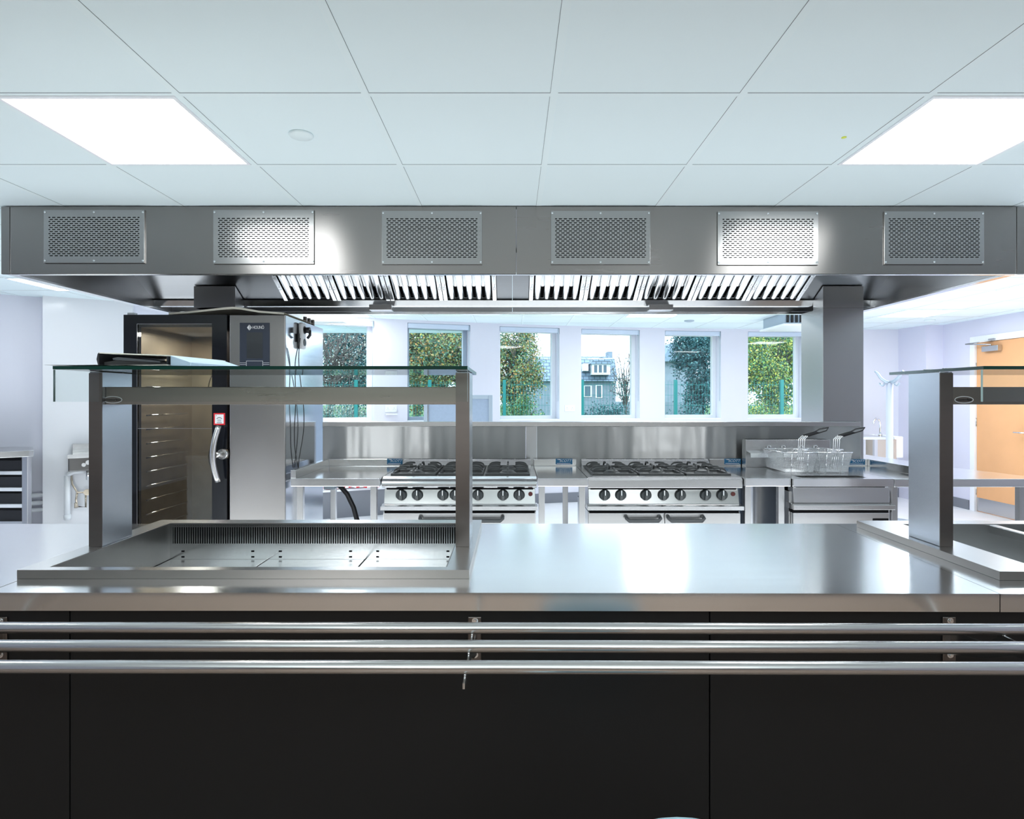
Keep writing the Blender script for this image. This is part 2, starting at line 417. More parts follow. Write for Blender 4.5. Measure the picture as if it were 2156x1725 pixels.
# ---------------------------------------------------------------- ceiling fittings
def ceiling_light(x0, y0, label, dx=.6, dy=.6):
    t = thing('ceiling_light', label, 'ceiling light', (x0 + dx / 2, y0 + dy / 2, CZ), 'ceiling light panels')
    a, b, c, d = x0 + .012, x0 + dx - .012, y0 + .012, y0 + dy - .012; e = .012
    m = MB()
    m.box(a, b, c, c + e, CZ - .006, CZ); m.box(a, b, d - e, d, CZ - .006, CZ); m.box(a, a + e, c + e, d - e, CZ - .006, CZ); m.box(b - e, b, c + e, d - e, CZ - .006, CZ)
    m.build('frame', M['white'], t)
    m = MB(); m.quad((a + e, c + e, CZ - .003), (a + e, d - e, CZ - .003), (b - e, d - e, CZ - .003), (b - e, c + e, CZ - .003)); m.build('diffuser', M['light'], t)
    return t
GX = lambda k: .134 + .6 * k
ceiling_light(GX(-3), 1.961, 'large lit ceiling panel above the servery, on the side of the tall oven')
ceiling_light(GX(2), 1.961, 'large lit ceiling panel above the servery, on the side of the wooden door')
ceiling_light(-4.10, 4.961, 'narrow lit ceiling panel beside the hood end, in front of the white wall panels', .155, .6)
ceiling_light(GX(7), 4.961, 'lit ceiling panel cut off by the photo edge, above the wooden door side')
ceiling_light(GX(7), 6.761, 'lit ceiling panel beyond the square steel column, above the coat stand')
ceiling_light(GX(2), 6.761, 'lit ceiling panel glimpsed as a bright strip under the hood by the windows')
ceiling_light(GX(-4), 6.761, 'lit ceiling panel behind the hood over the oven end of the window wall')
ceiling_light(GX(2), 4.961, 'added lit ceiling panel hidden behind the hood, on the fryer side')  # unseen panel, added to brighten the room behind the hood
ceiling_light(GX(-3), 4.961, 'added lit ceiling panel hidden behind the hood, on the oven side')  # likewise added unseen, for light on the oven side
ceiling_light(GX(7), 2.561, 'lit ceiling panel added out of view on the wooden door side, level with the hood')  # added to lighten the side wall
ceiling_light(GX(-8), 2.561, 'lit ceiling panel added out of view on the shelf unit side, level with the hood')  # added for more light at the shelf end
for k in (-3, 2):
    for y, nm in ((-1.639, 'nearer'), (-3.439, 'farther')):
        ceiling_light(GX(k), y, 'added lit hall ceiling panel behind the viewpoint, %s row, %s' % (nm, 'oven side' if k < 0 else 'door side'))  # unseen hall panels added for light on the counter front
c = at(634, 283, F * .967 / (HY - 283))
m = MB(); m.lathe((c.x, c.y, CZ), [(.042, 0), (.044, -.004), (.040, -.009), (.0, -.0095)], 28)
tag(m.build('ceiling_cover', M['ceil_bar']), 'small round white cover disc on a ceiling tile near the large light panel', 'cover')
c = at(1777, 289, F * .967 / (HY - 289))
m = MB(); m.lathe((c.x, c.y, CZ), [(.009, 0), (.009, -.002), (0, -.0025)], 14)
tag(m.build('ceiling_sticker', M['yellow']), 'tiny yellow dot sticker on a ceiling tile', 'sticker')
for px, py, lb in ((1451, 675, 'small dark sensor disc on the ceiling near the windows'), (1958, 674, 'flat round cover on the ceiling beyond the far light panel')):
    c = at(px, py, F * .967 / (HY - py))
    m = MB(); m.lathe((c.x, c.y, CZ), [(.06, 0), (.06, -.012), (.03, -.02), (0, -.02)], 18); tag(m.build('ceiling_sensor', M['frame_grey'] if px < 1500 else M['ceil_bar']), lb, 'sensor')
# ceiling cassette air unit behind the column
t = thing('air_cassette', 'dark louvred air unit under the ceiling beside the square steel column', 'air unit', (3.7, 7.3, CZ))
ax0 = xs(1652, 7.0)
m = MB(); m.box(ax0, ax0 + .75, 7.0, 7.6, CZ - .125, CZ); m.build('body', M['frame_grey'], t, .006)
m = MB()
for i in range(14): m.box(ax0 + .02 + i * .05, ax0 + .045 + i * .05, 6.985, 7.0, CZ - .11, CZ - .02)
m.build('louvre', M['ink'], t)
m = MB(); m.sweep([(ax0 - .03, CZ - .15), (ax0 + .78, CZ - .15), (ax0 + .78, CZ - .125), (ax0 - .03, CZ - .125)], 6.95, 7.65); m.build('fascia', M['white_plastic'], t, .01)
# surface box over the first window
t = tag(MB().box(-2.75, xs(728, 7.0), 6.9, 7.1, CZ - .115, CZ - .02).build('air_curtain', M['white_plastic'], None, .01), 'white box unit under the ceiling at the window next to the oven', 'air curtain')

# ---------------------------------------------------------------- servery counter
ZT = .94
Yf, Yb = 1.457, 2.257
sc_t = thing('servery_counter', 'long stainless servery counter with black front panels across the whole foreground', 'counter', (0, 1.85, 0))
UX0, UX1, UY0, UY1 = -1.258, -.109, 1.569, 2.215      # hot well outer rectangle
IX0, IX1, IY0, IY1 = -1.197, -.168, 1.598, 2.158      # hot well opening
UZ = CH - .4375
RX0, RX1 = 1.228, 2.40                                # second unit
JX0, JX1, JY0, JY1 = 1.354, 2.30, 1.583, 2.142
th = .0426
m = MB(); m.box(-2.6, -1.2415, Yf + .003, Yb, ZT - th, ZT); m.build('worktop', M['steel_top'], sc_t, .0025)
m = MB()
SX = -1.2405
m.box(SX, IX0 - .004, Yf, Yb, ZT - th, ZT); m.box(IX0 - .004, IX1 + .004, Yf, IY0 - .004, ZT - th, ZT); m.box(IX0 - .004, IX1 + .004, IY1 + .004, Yb, ZT - th, ZT)
m.prism([(IX1 + .004, Yf), (1.144, Yf - .008), (1.179, Yb), (IX1 + .004, Yb)], ZT - th, ZT)
m.build('worktop', M['steel_top'], sc_t)
m = MB(); 
m.prism([(1.1455, Yf - .009), (JX0 - .004, Yf - .010), (JX0 - .004, Yb), (1.1805, Yb)], ZT - th, ZT)
m.prism([(JX0 - .004, Yf - .010), (2.6, Yf - .02), (2.6, JY0 - .004), (JX0 - .004, JY0 - .004)], ZT - th, ZT)
m.box(JX0 - .004, 2.6, JY1 + .004, Yb, ZT - th, ZT); m.box(JX1 + .004, 2.6, JY0 - .004, JY1 + .004, ZT - th, ZT)
m.build('worktop', M['steel_top'], sc_t)
YP = 1.49
for x0, x1 in ((-2.6, -1.0685), (-1.0655, .4755), (.4785, 2.02), (2.023, 2.6)):
    MB().box(x0, x1, YP, YP + .018, .10, ZT - th - .0005).build('front_panel', M['black_panel'], sc_t, .001)
MB().box(-2.6, 2.6, YP + .05, YP + .07, 0, .10).build('plinth', M['black'], sc_t)
m = MB(); m.box(-2.6, 2.6, Yb - .05, Yb - .03, .1, ZT - th); m.box(-2.6, 2.6, YP + .018, Yb - .05, .1, .12); 
for x in (-2.59, -1.30, -.06, 1.2, 2.57): m.box(x, x + .02, YP + .018, Yb - .05, .12, ZT - th)
m.build('carcass', M['steel_v'], sc_t)

# tray slide: three round rails on brackets
ts = thing('tray_slide', 'three horizontal stainless tubes forming a tray slide along the black counter front', 'tray slide', (0, 1.25, .84))
RAILS = [(1323, 1.325), (1361.5, 1.226), (1405.5, 1.127)]
for py, Y in RAILS:
    z = zs(py, Y)
    m = MB(); m.tube([(-2.2, Y, z + .002), (0, Y, z), (2.2, Y - .012, z - .001)], .0119, 20); m.build('rail', M['tube'], ts)
zr = zs(1361, 1.226)
for bx in (-1.232, -.090, 1.053):
    m = MB(); m.box(bx - .016, bx + .016, YP - .004, YP, zs(1392, 1.488), zs(1299, 1.488)); br = m.build('bracket', M['steel_warm'], ts, .003)
    m = MB(); m.extr([(YP - .004, zr - .125), (YP - .004, zr - .068), (1.37, zr - .052), (1.335, zr - .018), (1.10, zr - .016), (1.10, zr - .026), (1.30, zr - .050), (1.37, zr - .085)], bx + .002, bx + .006)
    m.build('bracket_arm', M['steel'], br)
    for zz in (zs(1309, 1.48), zs(1381, 1.48)):
        MB().cyl((bx + .001, YP - .004, zz), (0, -1, 0), .0075, .002, 16).cyl((bx + .001, YP - .006, zz), (0, -1, 0), .0042, .005, 6).build('bolt', M['chrome'], br)
    for py, Y in RAILS:
        MB().cyl((bx + .004, Y, zs(py, Y) - .010), (0, 0, -1), .0022, .012, 8).build('stud', M['chrome'], br)

# ---------------------------------------------------------------- hot display well with glass gantry
u = thing('hot_display_well', 'stainless drop-in hot display well with slotted rear wall, under the glass gantry holding the binder', 'food display well', ((UX0 + UX1) / 2, 1.9, ZT))
m = MB(); zt0 = ZT + .0004
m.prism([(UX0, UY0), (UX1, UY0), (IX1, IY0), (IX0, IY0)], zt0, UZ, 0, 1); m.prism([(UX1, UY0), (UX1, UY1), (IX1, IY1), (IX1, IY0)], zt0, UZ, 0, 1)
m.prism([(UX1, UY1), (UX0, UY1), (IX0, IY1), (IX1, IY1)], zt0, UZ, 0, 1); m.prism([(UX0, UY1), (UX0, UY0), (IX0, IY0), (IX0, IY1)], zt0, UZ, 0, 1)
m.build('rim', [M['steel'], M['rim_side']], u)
fz = CH - .5636
wallm = slotmat(M['steel_bright'], 'slotted_well_steel', .0080, .0625, .0044, .058, 0, zs(1146, 2.158) - ZT, bounds=(-.50, .50, zs(1146, 2.158) - ZT, zs(1106, 2.158) - ZT), stagger=False)
e = .003
m = MB(); m.box(IX0 + e, IX1 - e, IY1 - e, IY1, fz, UZ - .001); m.build('rear_wall', wallm, u)
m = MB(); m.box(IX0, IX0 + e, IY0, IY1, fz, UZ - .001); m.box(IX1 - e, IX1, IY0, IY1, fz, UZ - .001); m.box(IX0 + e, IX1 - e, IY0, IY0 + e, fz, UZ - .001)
m.build('side_wall', M['steel_well'], u)  # dark tone stands in for the side walls' dark reflection
MB().box(IX0, IX1, IY0, IY1, fz - .01, fz - .004).build('tank_floor', M['dark'], u)
for i in range(3):
    w = (IX1 - IX0 - .008) / 3; x = IX0 + .004 + i * w
    MB().box(x + .0025, x + w - .0025, IY0 + .004, IY1 - .004, fz - .004, fz).build('heated_plate', M['steel'], u, .001)
m = MB()
for px in (385, 532, 590, 738, 795, 943):
    for py in (1161, 1173):
        c = at(px, py, 2.154); m.box(c.x - .005, c.x + .005, 2.1535, 2.1552, c.z - .0025, c.z + .0025)
m.build('key_slot', M['dark'], u)

def gantry(x0, x1, label, binder):
    """x0, x1: outer faces of the posts; x1 None = runs out of the picture"""
    g = thing('glass_gantry', label, 'gantry', ((x0 + x1) / 2, 1.89, UZ), 'glass gantries on the servery')
    for a in ((x0, x0 + .0375), (x1 - .0395, x1)):
        p = MB().box(a[0], a[1], 1.815, 1.958, UZ + .0004, CH + .0765).build('post', M['steel_post'], g, .0015)
        MB().box(a[0] - .0005, a[1] + .0005, 1.8125, 1.815, UZ + .0004, CH + .073).build('hall_reflection_strip', M['steel_warm'], p)  # dark brown strip stands in for the dim hall's reflection
    MB().box(x0 + .0375, x1 - .0395, 1.83, 1.93, zs(852, 1.83), zs(815, 1.83)).build('beam', M['steel_beam'], g, .0015)
    gx0, gx1 = (x0 - .008, x1 + .004) if binder else (1.283, x1 + .004)
    z0 = CH + .0775
    MB().box(gx0, gx1, 1.68, 2.10, z0, z0 + .0092, thin='z').build('glass_shelf', [M['glass'], M['glass_edge']], g)
    MB().box(gx0, gx1, 1.682, 1.690, CH - .0105, z0 - .0008, thin='y').build('glass_front', [M['glass'], M['glass_edge_l']], g)
    m = MB()
    for xx in ((x0 + .02, x1 - .02) if binder else (1.302, x1 - .02)):
        for yy in (1.845, 1.93):
            m.cyl((xx, yy, z0 + .0092), (0, 0, 1), .014, .0025, 20)
    m.build('glass_fixing', M['chrome'], g)
    return g
g1 = gantry(-1.2418, -.1253, 'glass-topped steel gantry with a black binder lying on it, over the slotted well', True)
g2 = gantry(1.257, 2.36, 'glass-topped steel gantry beside the wooden door, cut off by the photo edge', False)
def badge(g, cx, cz, y):
    m = MB()
    pr = [(cx + .0285 * math.cos(2 * PI * i / 36), y, cz + .0105 * math.sin(2 * PI * i / 36)) for i in range(36)]
    pi_ = [(cx + .0262 * math.cos(2 * PI * i / 36), y, cz + .0085 * math.sin(2 * PI * i / 36)) for i in range(36)]
    for i in range(36):
        j = (i + 1) % 36; m.quad(pr[i], pi_[i], pi_[j], pr[j], 1)
    m.face([m.V(p) for p in pi_], 0)
    b = m.build('badge', [M['steel_warm'], M['logo_grey']], g); b['label'] = 'oval maker badge with dark lettering'
    text('counterline', .0098, 'badge_lettering', M['ink'], b, (cx, y - .0006, cz), sx=1.0)
badge(g1, xs(237, 1.828), zs(842, 1.828), 1.8285)
badge(g2, xs(2030, 1.828), zs(842, 1.828), 1.8285)

# things lying on the glass shelf
zsf = CH + .0775 + .0092
def loc2(o, ang): 
    return Matrix(((math.cos(ang), -math.sin(ang), 0, o[0]), (math.sin(ang), math.cos(ang), 0, o[1]), (0, 0, 1, 0), (0, 0, 0, 1)))
T = loc2((-.985, 1.765), math.radians(-9))      # u: to the right, so the binder spans u from -0.23 to 0; v: away
bz = zsf + .006
bt = thing('ring_binder', 'black ring binder lying on the glass shelf, open edges towards the viewer', 'binder', (-1.1, 1.85, zsf))
m = MB(T); W, D, H0, H1 = .225, .27, .040, .030
m.box(-W, 0, 0, D, bz, bz + .0025); m.build('cover', M['cream'], bt)
m = MB(T); m.sweep([(-W + .004, bz + H0 - .003), (0, bz + H1 - .003), (0, bz + H1), (-W + .004, bz + H0)], 0, D); cv = m.build('cover', M['cream'], bt); cv['label'] = 'top cover with pale edge'
m = MB(T); m.sweep([(-W, bz + .003), (-W + .004, bz + .0015), (-W + .004, bz + H0), (-W - .001, bz + H0 - .004), (-W - .005, bz + H0 * .5)], 0, D); m.build('spine', M['black'], bt)
m = MB(T); m.sweep([(-W + .01, bz + .003), (-.004, bz + .003), (-.004, bz + .008), (-W + .05, bz + .017), (-W + .01, bz + .012)], .012, D - .004); m.build('pages', M['ink'], bt)
m = MB(T); m.sweep([(-W + .045, bz + .018), (-.03, bz + .009), (-.028, bz + .013), (-W + .06, bz + .026), (-W + .042, bz + .023)], .006, D - .01); m.build('pocket_wallet', M['handle_grey'], bt)
m = MB(T); m.box(-.003, -.0005, 0, D, bz + .0025, bz + H1 - .0035); m.build('fore_edge_flap', M['black'], bt)
m = MB(loc2((-.985, 1.765), math.radians(-9))); m.sweep([(.002, bz - .004), (.066, bz - .005), (.070, bz + .008), (.002, bz + .030)], .008, .25)
tag(m.build('document_wallet', M['folder_blue'], None, .003), 'pale blue wedge of card folder lying against the black binder', 'folder')
rnd = random.Random(4)
for i, (a, dx, dy) in enumerate(((3, 0, 0), (-5, .02, .01), (9, -.03, -.012))):
    T = loc2((-1.04 + dx, 1.73 + dy), math.radians(a)); m = MB(T)
    n = 10
    for k in range(n):
        x0 = -.21 + .42 * k / n; x1 = -.21 + .42 * (k + 1) / n
        zA = zsf + .0005 + i * .0016 + .001 * (k % 2 if 2 < k < 8 else 0); zB = zsf + .0005 + i * .0016 + .001 * ((k + 1) % 2 if 2 < k + 1 < 8 else 0)
        m.quad((x0, 0, zA), (x1, 0, zB), (x1, .24, zB), (x0, .24, zA))
    tag(m.build('paper_sheet', M['paper']), ['lowest', 'middle', 'topmost'][i] + ' loose white paper sheet under the black binder on the glass shelf', 'paper', 'loose papers under the binder')

# ---------------------------------------------------------------- second unit: open wet wells
u2 = thing('wet_heat_well', 'stainless drop-in well with open dark tanks and divider bars at the photo edge', 'food display well', (1.8, 1.88, ZT))
m = MB()
m.prism([(RX0, 1.555), (RX1, 1.545), (JX1, JY0), (JX0, JY0)], zt0, UZ, 0, 1); m.prism([(RX1, 1.545), (RX1, 2.20), (JX1, JY1), (JX1, JY0)], zt0, UZ, 0, 1)
m.prism([(RX1, 2.20), (RX0, 2.20), (JX0, JY1), (JX1, JY1)], zt0, UZ, 0, 1); m.prism([(RX0, 2.20), (RX0, 1.555), (JX0, JY0), (JX0, JY1)], zt0, UZ, 0, 1)
m.build('rim', [M['steel'], M['rim_side']], u2)
m = MB(); zb = ZT - .19
m.box(JX0, JX0 + e, JY0, JY1, zb, UZ - .001); m.box(JX1 - e, JX1, JY0, JY1, zb, UZ - .001); m.box(JX0, JX1, JY1 - e, JY1, zb, UZ - .001); m.box(JX0, JX1, JY0, JY0 + e, zb, UZ - .001); m.box(JX0, JX1, JY0, JY1, zb - .005, zb)
m.build('tank', M['steel'], u2)
for i in range(2):
    x = 1.65 + .31 * i; m = MB(); m.sweep([(x, UZ - .03), (x + .028, UZ - .03), (x + .028, UZ - .002), (x, UZ - .002)], JY0 + e, JY1 - e); m.build('divider_bar', M['steel'], u2, .002)
for i in range(5):
    y = 2.08 - i * .09; MB().tube([(JX0 + .01, y, zb + .04), (JX1 - .01, y, zb + .04)], .006, 10).build('heating_rod', M['steel_bright'], u2)

# ---------------------------------------------------------------- extraction hood
HX = 2.555; HYF, HYB, HZ = 3.104, 4.63, CH + .623
hd = thing('extraction_hood', 'long stainless extraction hood over the cookers, fixed to the ceiling', 'extraction hood', (0, 3.87, HZ))
CT = CZ - .0045
for x0, x1 in ((-2.569, -2.526), (-2.523, .0200), (.0230, 2.536), (2.539, 2.580)):
    MB().box(x0, x1, HYF, HYF + .012, HZ, CT).build('front_panel', M['steel_hood'], hd, .0015)
m = MB(); m.box(-HX, HX, HYF + .0125, HYF + .04, HZ, HZ + .012); m.box(-HX, HX, HYB - .03, HYB, HZ, HZ + .02)
m.box(-HX, -HX + .045, HYF + .04, HYB - .03, HZ, HZ + .012); m.box(HX - .045, HX, HYF + .04, HYB - .03, HZ, HZ + .012); m.build('bottom_rim', M['steel_bright'], hd, .002)
for a_ in (-HX, HX - .012): MB().box(a_, a_ + .012, HYF + .0125, HYB, HZ + .012, CT).build('side_panel', M['steel'], hd)
m = MB(); m.box(-HX + .012, .001, HYB - .012, HYB, HZ + .02, CT); m.box(.004, HX - .012, HYB - .012, HYB, HZ + .02, CT); m.build('rear_panel', M['steel_in'], hd)
MB().box(-HX + .012, HX - .012, HYF + .0125, 4.0, CT - .01, CT - .002).build('top_panel', M['steel_in'], hd)
TH = math.atan(.55); S = Vector((0, -math.cos(TH), math.sin(TH))); N = Vector((0, -math.sin(TH), -math.cos(TH)))
FT = Matrix(((1, S.x, N.x, 0), (0, S.y, N.y, 4.387), (0, S.z, N.z, CH + .695), (0, 0, 0, 1)))   # (x, up the slope, out of the slope)
BANKS = [(-1.617, 4, .3775), (.118, 5, .384)]
m = MB(FT)
for x0, x1 in ((-HX + .012, -1.619), (-.105, .0005), (.0035, .116), (2.040, HX - .012)): m.box(x0, x1, 0, .49, -.004, 0)
m.box(-1.617, -.107, 0, .49, -.09, -.08); m.box(.118, 2.038, 0, .49, -.09, -.08)
m.build('sloping_lining', M['steel_in'], hd)
m = MB(); m.extr([(4.375, CH + .693), (4.390, CH + .651), (4.40, CH + .648), (HYB - .012, CH + .672), (HYB - .012, CH + .694)], -HX + .012, HX - .012); m.build('grease_gutter', M['steel_bright'], hd, .002)
gm = slotmat(M['grille_base'], 'slotted_grille_steel', .0252, .0101, .0172, .0050, 0, .0315, bounds=(-.228, .228, .0310, .2340))
M['grille'] = gm
for k, (a, b, t_, q_) in enumerate(((92, 304, 442, 554), (449, 661, 442, 556), (804, 1015, 444, 557), (1160, 1369, 444, 557), (1511, 1723, 445, 558), (1862, 2072, 445, 557))):
    x0, x1 = xs(a, HYF - .008), xs(b, HYF - .008); z0, z1 = zs(q_, HYF - .008), zs(t_, HYF - .008)
    cx = (x0 + x1) / 2
    me = MB(); me.box(x0 - cx, x1 - cx, -.0045, .0035, 0, z1 - z0)
    org = Vector((cx, HYF - .0045, z0))
    o = me.build('vent_grille', gm, None, .001)
    # keep the pattern centred on the plate, then hand it to the hood
    for v in o.data.vertices: v.co.z += 0
    o.parent = hd; o.location = org - ORG[hd.name]; ORG[o.name] = org
    for fx in (.013, .5, .987):
        for fz_ in (.045, .955):
            s = MB(); s.cyl((x0 + (x1 - x0) * fx, HYF - .009, z0 + (z1 - z0) * fz_), (0, -1, 0), .0058, .0015, 14, r2=.0045); s.k = 0
            so = MB(); so.v = [p - (org) for p in s.v]; so.f = s.f; so.mi = s.mi; so.s = s.s
            ORG['__'] = Vector((0, 0, 0))
            sob = so.build('screw', M['chrome'], None); sob.parent = o; sob.location = ORG[sob.name]
for a, b, lb in ((781, 828, 'left bank'), (1363, 1413, 'right bank')):
    x0, x1 = xs(a, 4.36), xs(b, 4.36)
    m = MB(); m.box(x0, x1, 4.30, 4.384, CH + .612, CH + .652); m.build('grease_drawer', M['steel'], hd, .003)

def make_filter(w):
    """local frame of the slope: x across, y up the slope, z out towards the cook"""
    root = thing('grease_filter', 'x', 'grease filter', (0, 0, 0), 'baffle grease filters in the hood')
    L = .47
    m = MB(); h = w / 2 - .002
    m.box(-h, -h + .028, .004, L, -.03, .012); m.box(h - .028, h, .004, L, -.03, .012)
    m.box(-h + .028, h - .028, L - .03, L, -.03, .010); m.box(-h + .028, h - .028, .002, .012, -.03, -.01); m.build('frame', M['steel_bright'], root, .003)
    n = 5; p = (w - .056) / n
    m = MB(); m.sm = True
    for i in range(n):
        x = -w / 2 + .028 + p * (i + .5)
        R1 = [(math.cos(t), math.sin(t)) for t in [PI * k / 8 for k in range(9)]]
        ring = lambda y, f: [m.V((x + .0245 * c_ * f, y, -.012 + .027 * s_ * f)) for c_, s_ in R1]
        rs = [ring(L - .03, 1.0), ring(.034, 1.0)] + [ring(.034 - .026 * math.sin(q), math.cos(q)) for q in (.45, .85, 1.2, 1.5)]
        for ra, rb_ in zip(rs, rs[1:]):
            for q in range(8): m.face((ra[q], ra[q + 1], rb_[q + 1], rb_[q]))
    m.build('baffle', M['steel_bright'], root)
    m = MB()
    for i in range(n - 1):
        x = -w / 2 + .028 + p * (i + 1)
        m.box(x - .010, x + .010, .13, L - .03, -.026, -.018); m.box(x - .004, x + .004, .14, L - .03, -.018, -.012)
    m.build('inner_baffle', M['steel_bright'], root)
    MB().box(-h + .028, h - .028, .012, L - .03, -.038, -.032).build('backing', M['dark'], root)
    for s in (-1, 1):
        m = MB(); x = s * (h - .014)
        for y0 in (.13, .27):
            m.tube([(x - .007, y0, .012), (x - .007, y0 + .012, .024), (x + .007, y0 + .012, .024), (x + .007, y0, .012)], .002, 6)
            m.tube([(x, y0 + .012, .024), (x + .006, y0 + .05, .02)], .0018, 6)
        m.build('bail_handle', M['chrome'], root)
    return root
q = FT.to_3x3().to_quaternion()
ordn = ['first', 'second', 'third', 'fourth', 'fifth']
for bx, n, w in BANKS:
    proto = None
    for i in range(n):
        c = FT @ Vector((bx + w * (i + .5), 0, 0))
        lab = '%s baffle filter from the oven end in the %s bank under the hood' % (ordn[i], 'shorter' if bx < 0 else 'longer')
        if proto is None:
            proto = make_filter(w); r = proto; r['label'] = lab
        else: r = dup(proto, (0, 0, 0), lab)
        r.rotation_mode = 'QUATERNION'; r.rotation_quaternion = q; r.location = c
bpy.context.view_layer.update()

YS = 4.20                                   # face of the cookline splashback
for x0, x1, lb in ((2.136, 2.414, 'square stainless column at the fryer end of the hood'), (-2.185, -1.901, 'square stainless duct behind the oven top, at the hood corner')):
    zseam = CH + 190 / F * 4.24
    d = thing('service_column', lb, 'column', ((x0 + x1) / 2, 4.4, 0), 'service columns under the hood')
    MB().box(x0, x1, 4.31 if x0 < 0 else 4.24, 4.56, 0, zseam - .001).build('lower_casing', M['steel_v'], d, .0015)
    m = MB(); z1 = CH + .695 + (4.387 - 4.24) * .55 - .008
    m.extr([(4.24, zseam), (4.24, z1), (4.381, CH + .690), (4.381, zseam)], x0, x1); m.build('upper_casing', M['steel_v'], d, .001)

# ---------------------------------------------------------------- splashback
sb = thing('splashback', 'long brushed stainless splashback behind the cookers', 'splashback', (.5, YS + .015, .9))
zt = CH - 50 / F * YS
for x0, x1 in ((-1.288, .093), (.170, 2.371)):
    m = MB(); m.box(x0, x1, YS, YS + .03, .83, zt - .034); m.build('panel', M['steel_splash'], sb, .0015)
m = MB(); m.box(.095, .168, YS + .004, YS + .03, .83, zt - .034); m.box(.120, .124, YS + .001, YS + .004, .83, zt - .036); m.build('joint_cover', M['steel_v'], sb)
for x in (-.4, .9, 1.95): MB().box(x - .02, x + .02, YS + .002, YS + .028, 0, .8295).build('support_leg', M['steel_v'], sb)
m = MB(); m.extr([(YS - .004, zt - .033), (YS - .004, zt - .002), (YS + .03, zt), (YS + .03, zt - .033)], -1.288, 2.371); m.build('top_lip', M['steel'], sb, .0015)

# ---------------------------------------------------------------- cookline tables
def plate(par, px0, px1, py0, py1, Y):
    x0, x1, z0, z1 = xs(px0, Y), xs(px1, Y), zs(py1, Y), zs(py0, Y)
    p = MB().box(x0, x1, Y - .0015, Y, z0, z1).build('maker_plate', M['plate_blue'], par); p['label'] = 'small blue plate with white maker lettering'
    w, h = x1 - x0, z1 - z0
    text('SCOTT', h * .64, 'plate_lettering', M['plate_white'], p, (x0 + w * .57, Y - .0022, z0 + h * .62), shear=.35, sx=1.0)
    m = MB(); m.quad((x0 + w * .04, Y - .002, z0 + h * .86), (x0 + w * .30, Y - .002, z0 + h * .72), (x0 + w * .30, Y - .002, z0 + h * .84), (x0 + w * .22, Y - .002, z0 + h * .92)); 
    m.box(x0 + w * .06, x0 + w * .9, Y - .002, Y - .0015, z0 + h * .12, z0 + h * .20); m.build('plate_stripe', M['plate_white'], p)
def steel_table(name, label, poly, legs, ups, plt=None, te=.046, edge=None):
    """poly: plan outline of the top; ups: upstands (x0, x1, y0, y1)"""
    cx = sum(p[0] for p in poly) / len(poly); cy = sum(p[1] for p in poly) / len(poly)
    t = thing(name, label, 'work table', (cx, cy, 0), 'stainless work tables on the cookline')
    m = MB(); m.prism(poly, ZT - te, ZT); m.build('worktop', edge or M['steel_top'], t, .0025)
    for x0, x1, y0, y1 in ups: MB().box(x0, x1, y0, y1, ZT, ZT + .047).build('upstand', M['steel_top'], t, .002)
    for x, y in legs: MB().box(x - .0175, x + .0175, y - .0175, y + .0175, 0, ZT - te - .001).build('leg', M['steel_v'], t, .002)
    if plt: plate(t, *plt)
    return t
yF, yB = 3.525, 4.185
steel_table('work_table', 'stainless work table with raised edge standing between the oven and the first cooker', [(-1.265, yF), (-.756, yF), (-.756, yB), (-1.265, yB)],
            [(-1.225, 3.58), (-1.19, 4.12), (-.80, 3.58), (-.80, 4.12)], [(-1.265, -1.235, yF + .002, 4.165), (-1.235, -.756, 4.165, yB)], (815, 847.5, 966, 978, 4.165))
steel_table('infill_table', 'narrow stainless infill table between the two six-burner cookers', [(.147, yF), (.434, yF), (.434, yB), (.147, yB)],
            [(.172, 3.58), (.405, 3.58), (.355, 4.12)], [(.147, .434, 4.165, yB)], (1170, 1205, 966, 978, 4.165))
steel_table('infill_table', 'stainless infill table between the second cooker and the deep fryer', [(1.334, yF), (1.592, yF), (1.592, yB), (1.334, yB)],
            [(1.362, 3.58), (1.555, 3.58), (1.362, 4.12), (1.555, 4.12)], [(1.334, 1.592, 4.165, yB)], (1525, 1560, 966, 978, 4.165))
steel_table('end_table', 'stainless table at the column side of the deep fryer with an end upstand', [(2.168, 3.50), (2.415, 3.50), (2.415, yB), (2.168, yB)],
            [(2.19, 3.55), (2.39, 3.55), (2.39, 4.12)], [(2.398, 2.415, 3.70, yB), (2.168, 2.398, 4.165, yB)], (1787, 1821, 967, 979, 4.165))
steel_table('return_table', 'long stainless return worktop running back towards the sink beyond the fryer end', [(2.4175, 3.50), (3.06, 3.50), (2.91, 4.07), (2.87, 5.03), (2.4175, 5.03)],
            [(2.46, 4.95), (2.80, 4.95), (2.93, 3.56)], [])
m = MB(); m.box(1.36, 1.58, 4.15, 4.155, .1, .86); tag(m.build('back_plate', plain('painted_reflection_sheet', (.58, .70, .92), .35)), 'polished steel sheet under the infill table beside the fryer, its pale blue reflection painted on', 'panel')  # matt pale blue stands in for the sheet's reflection

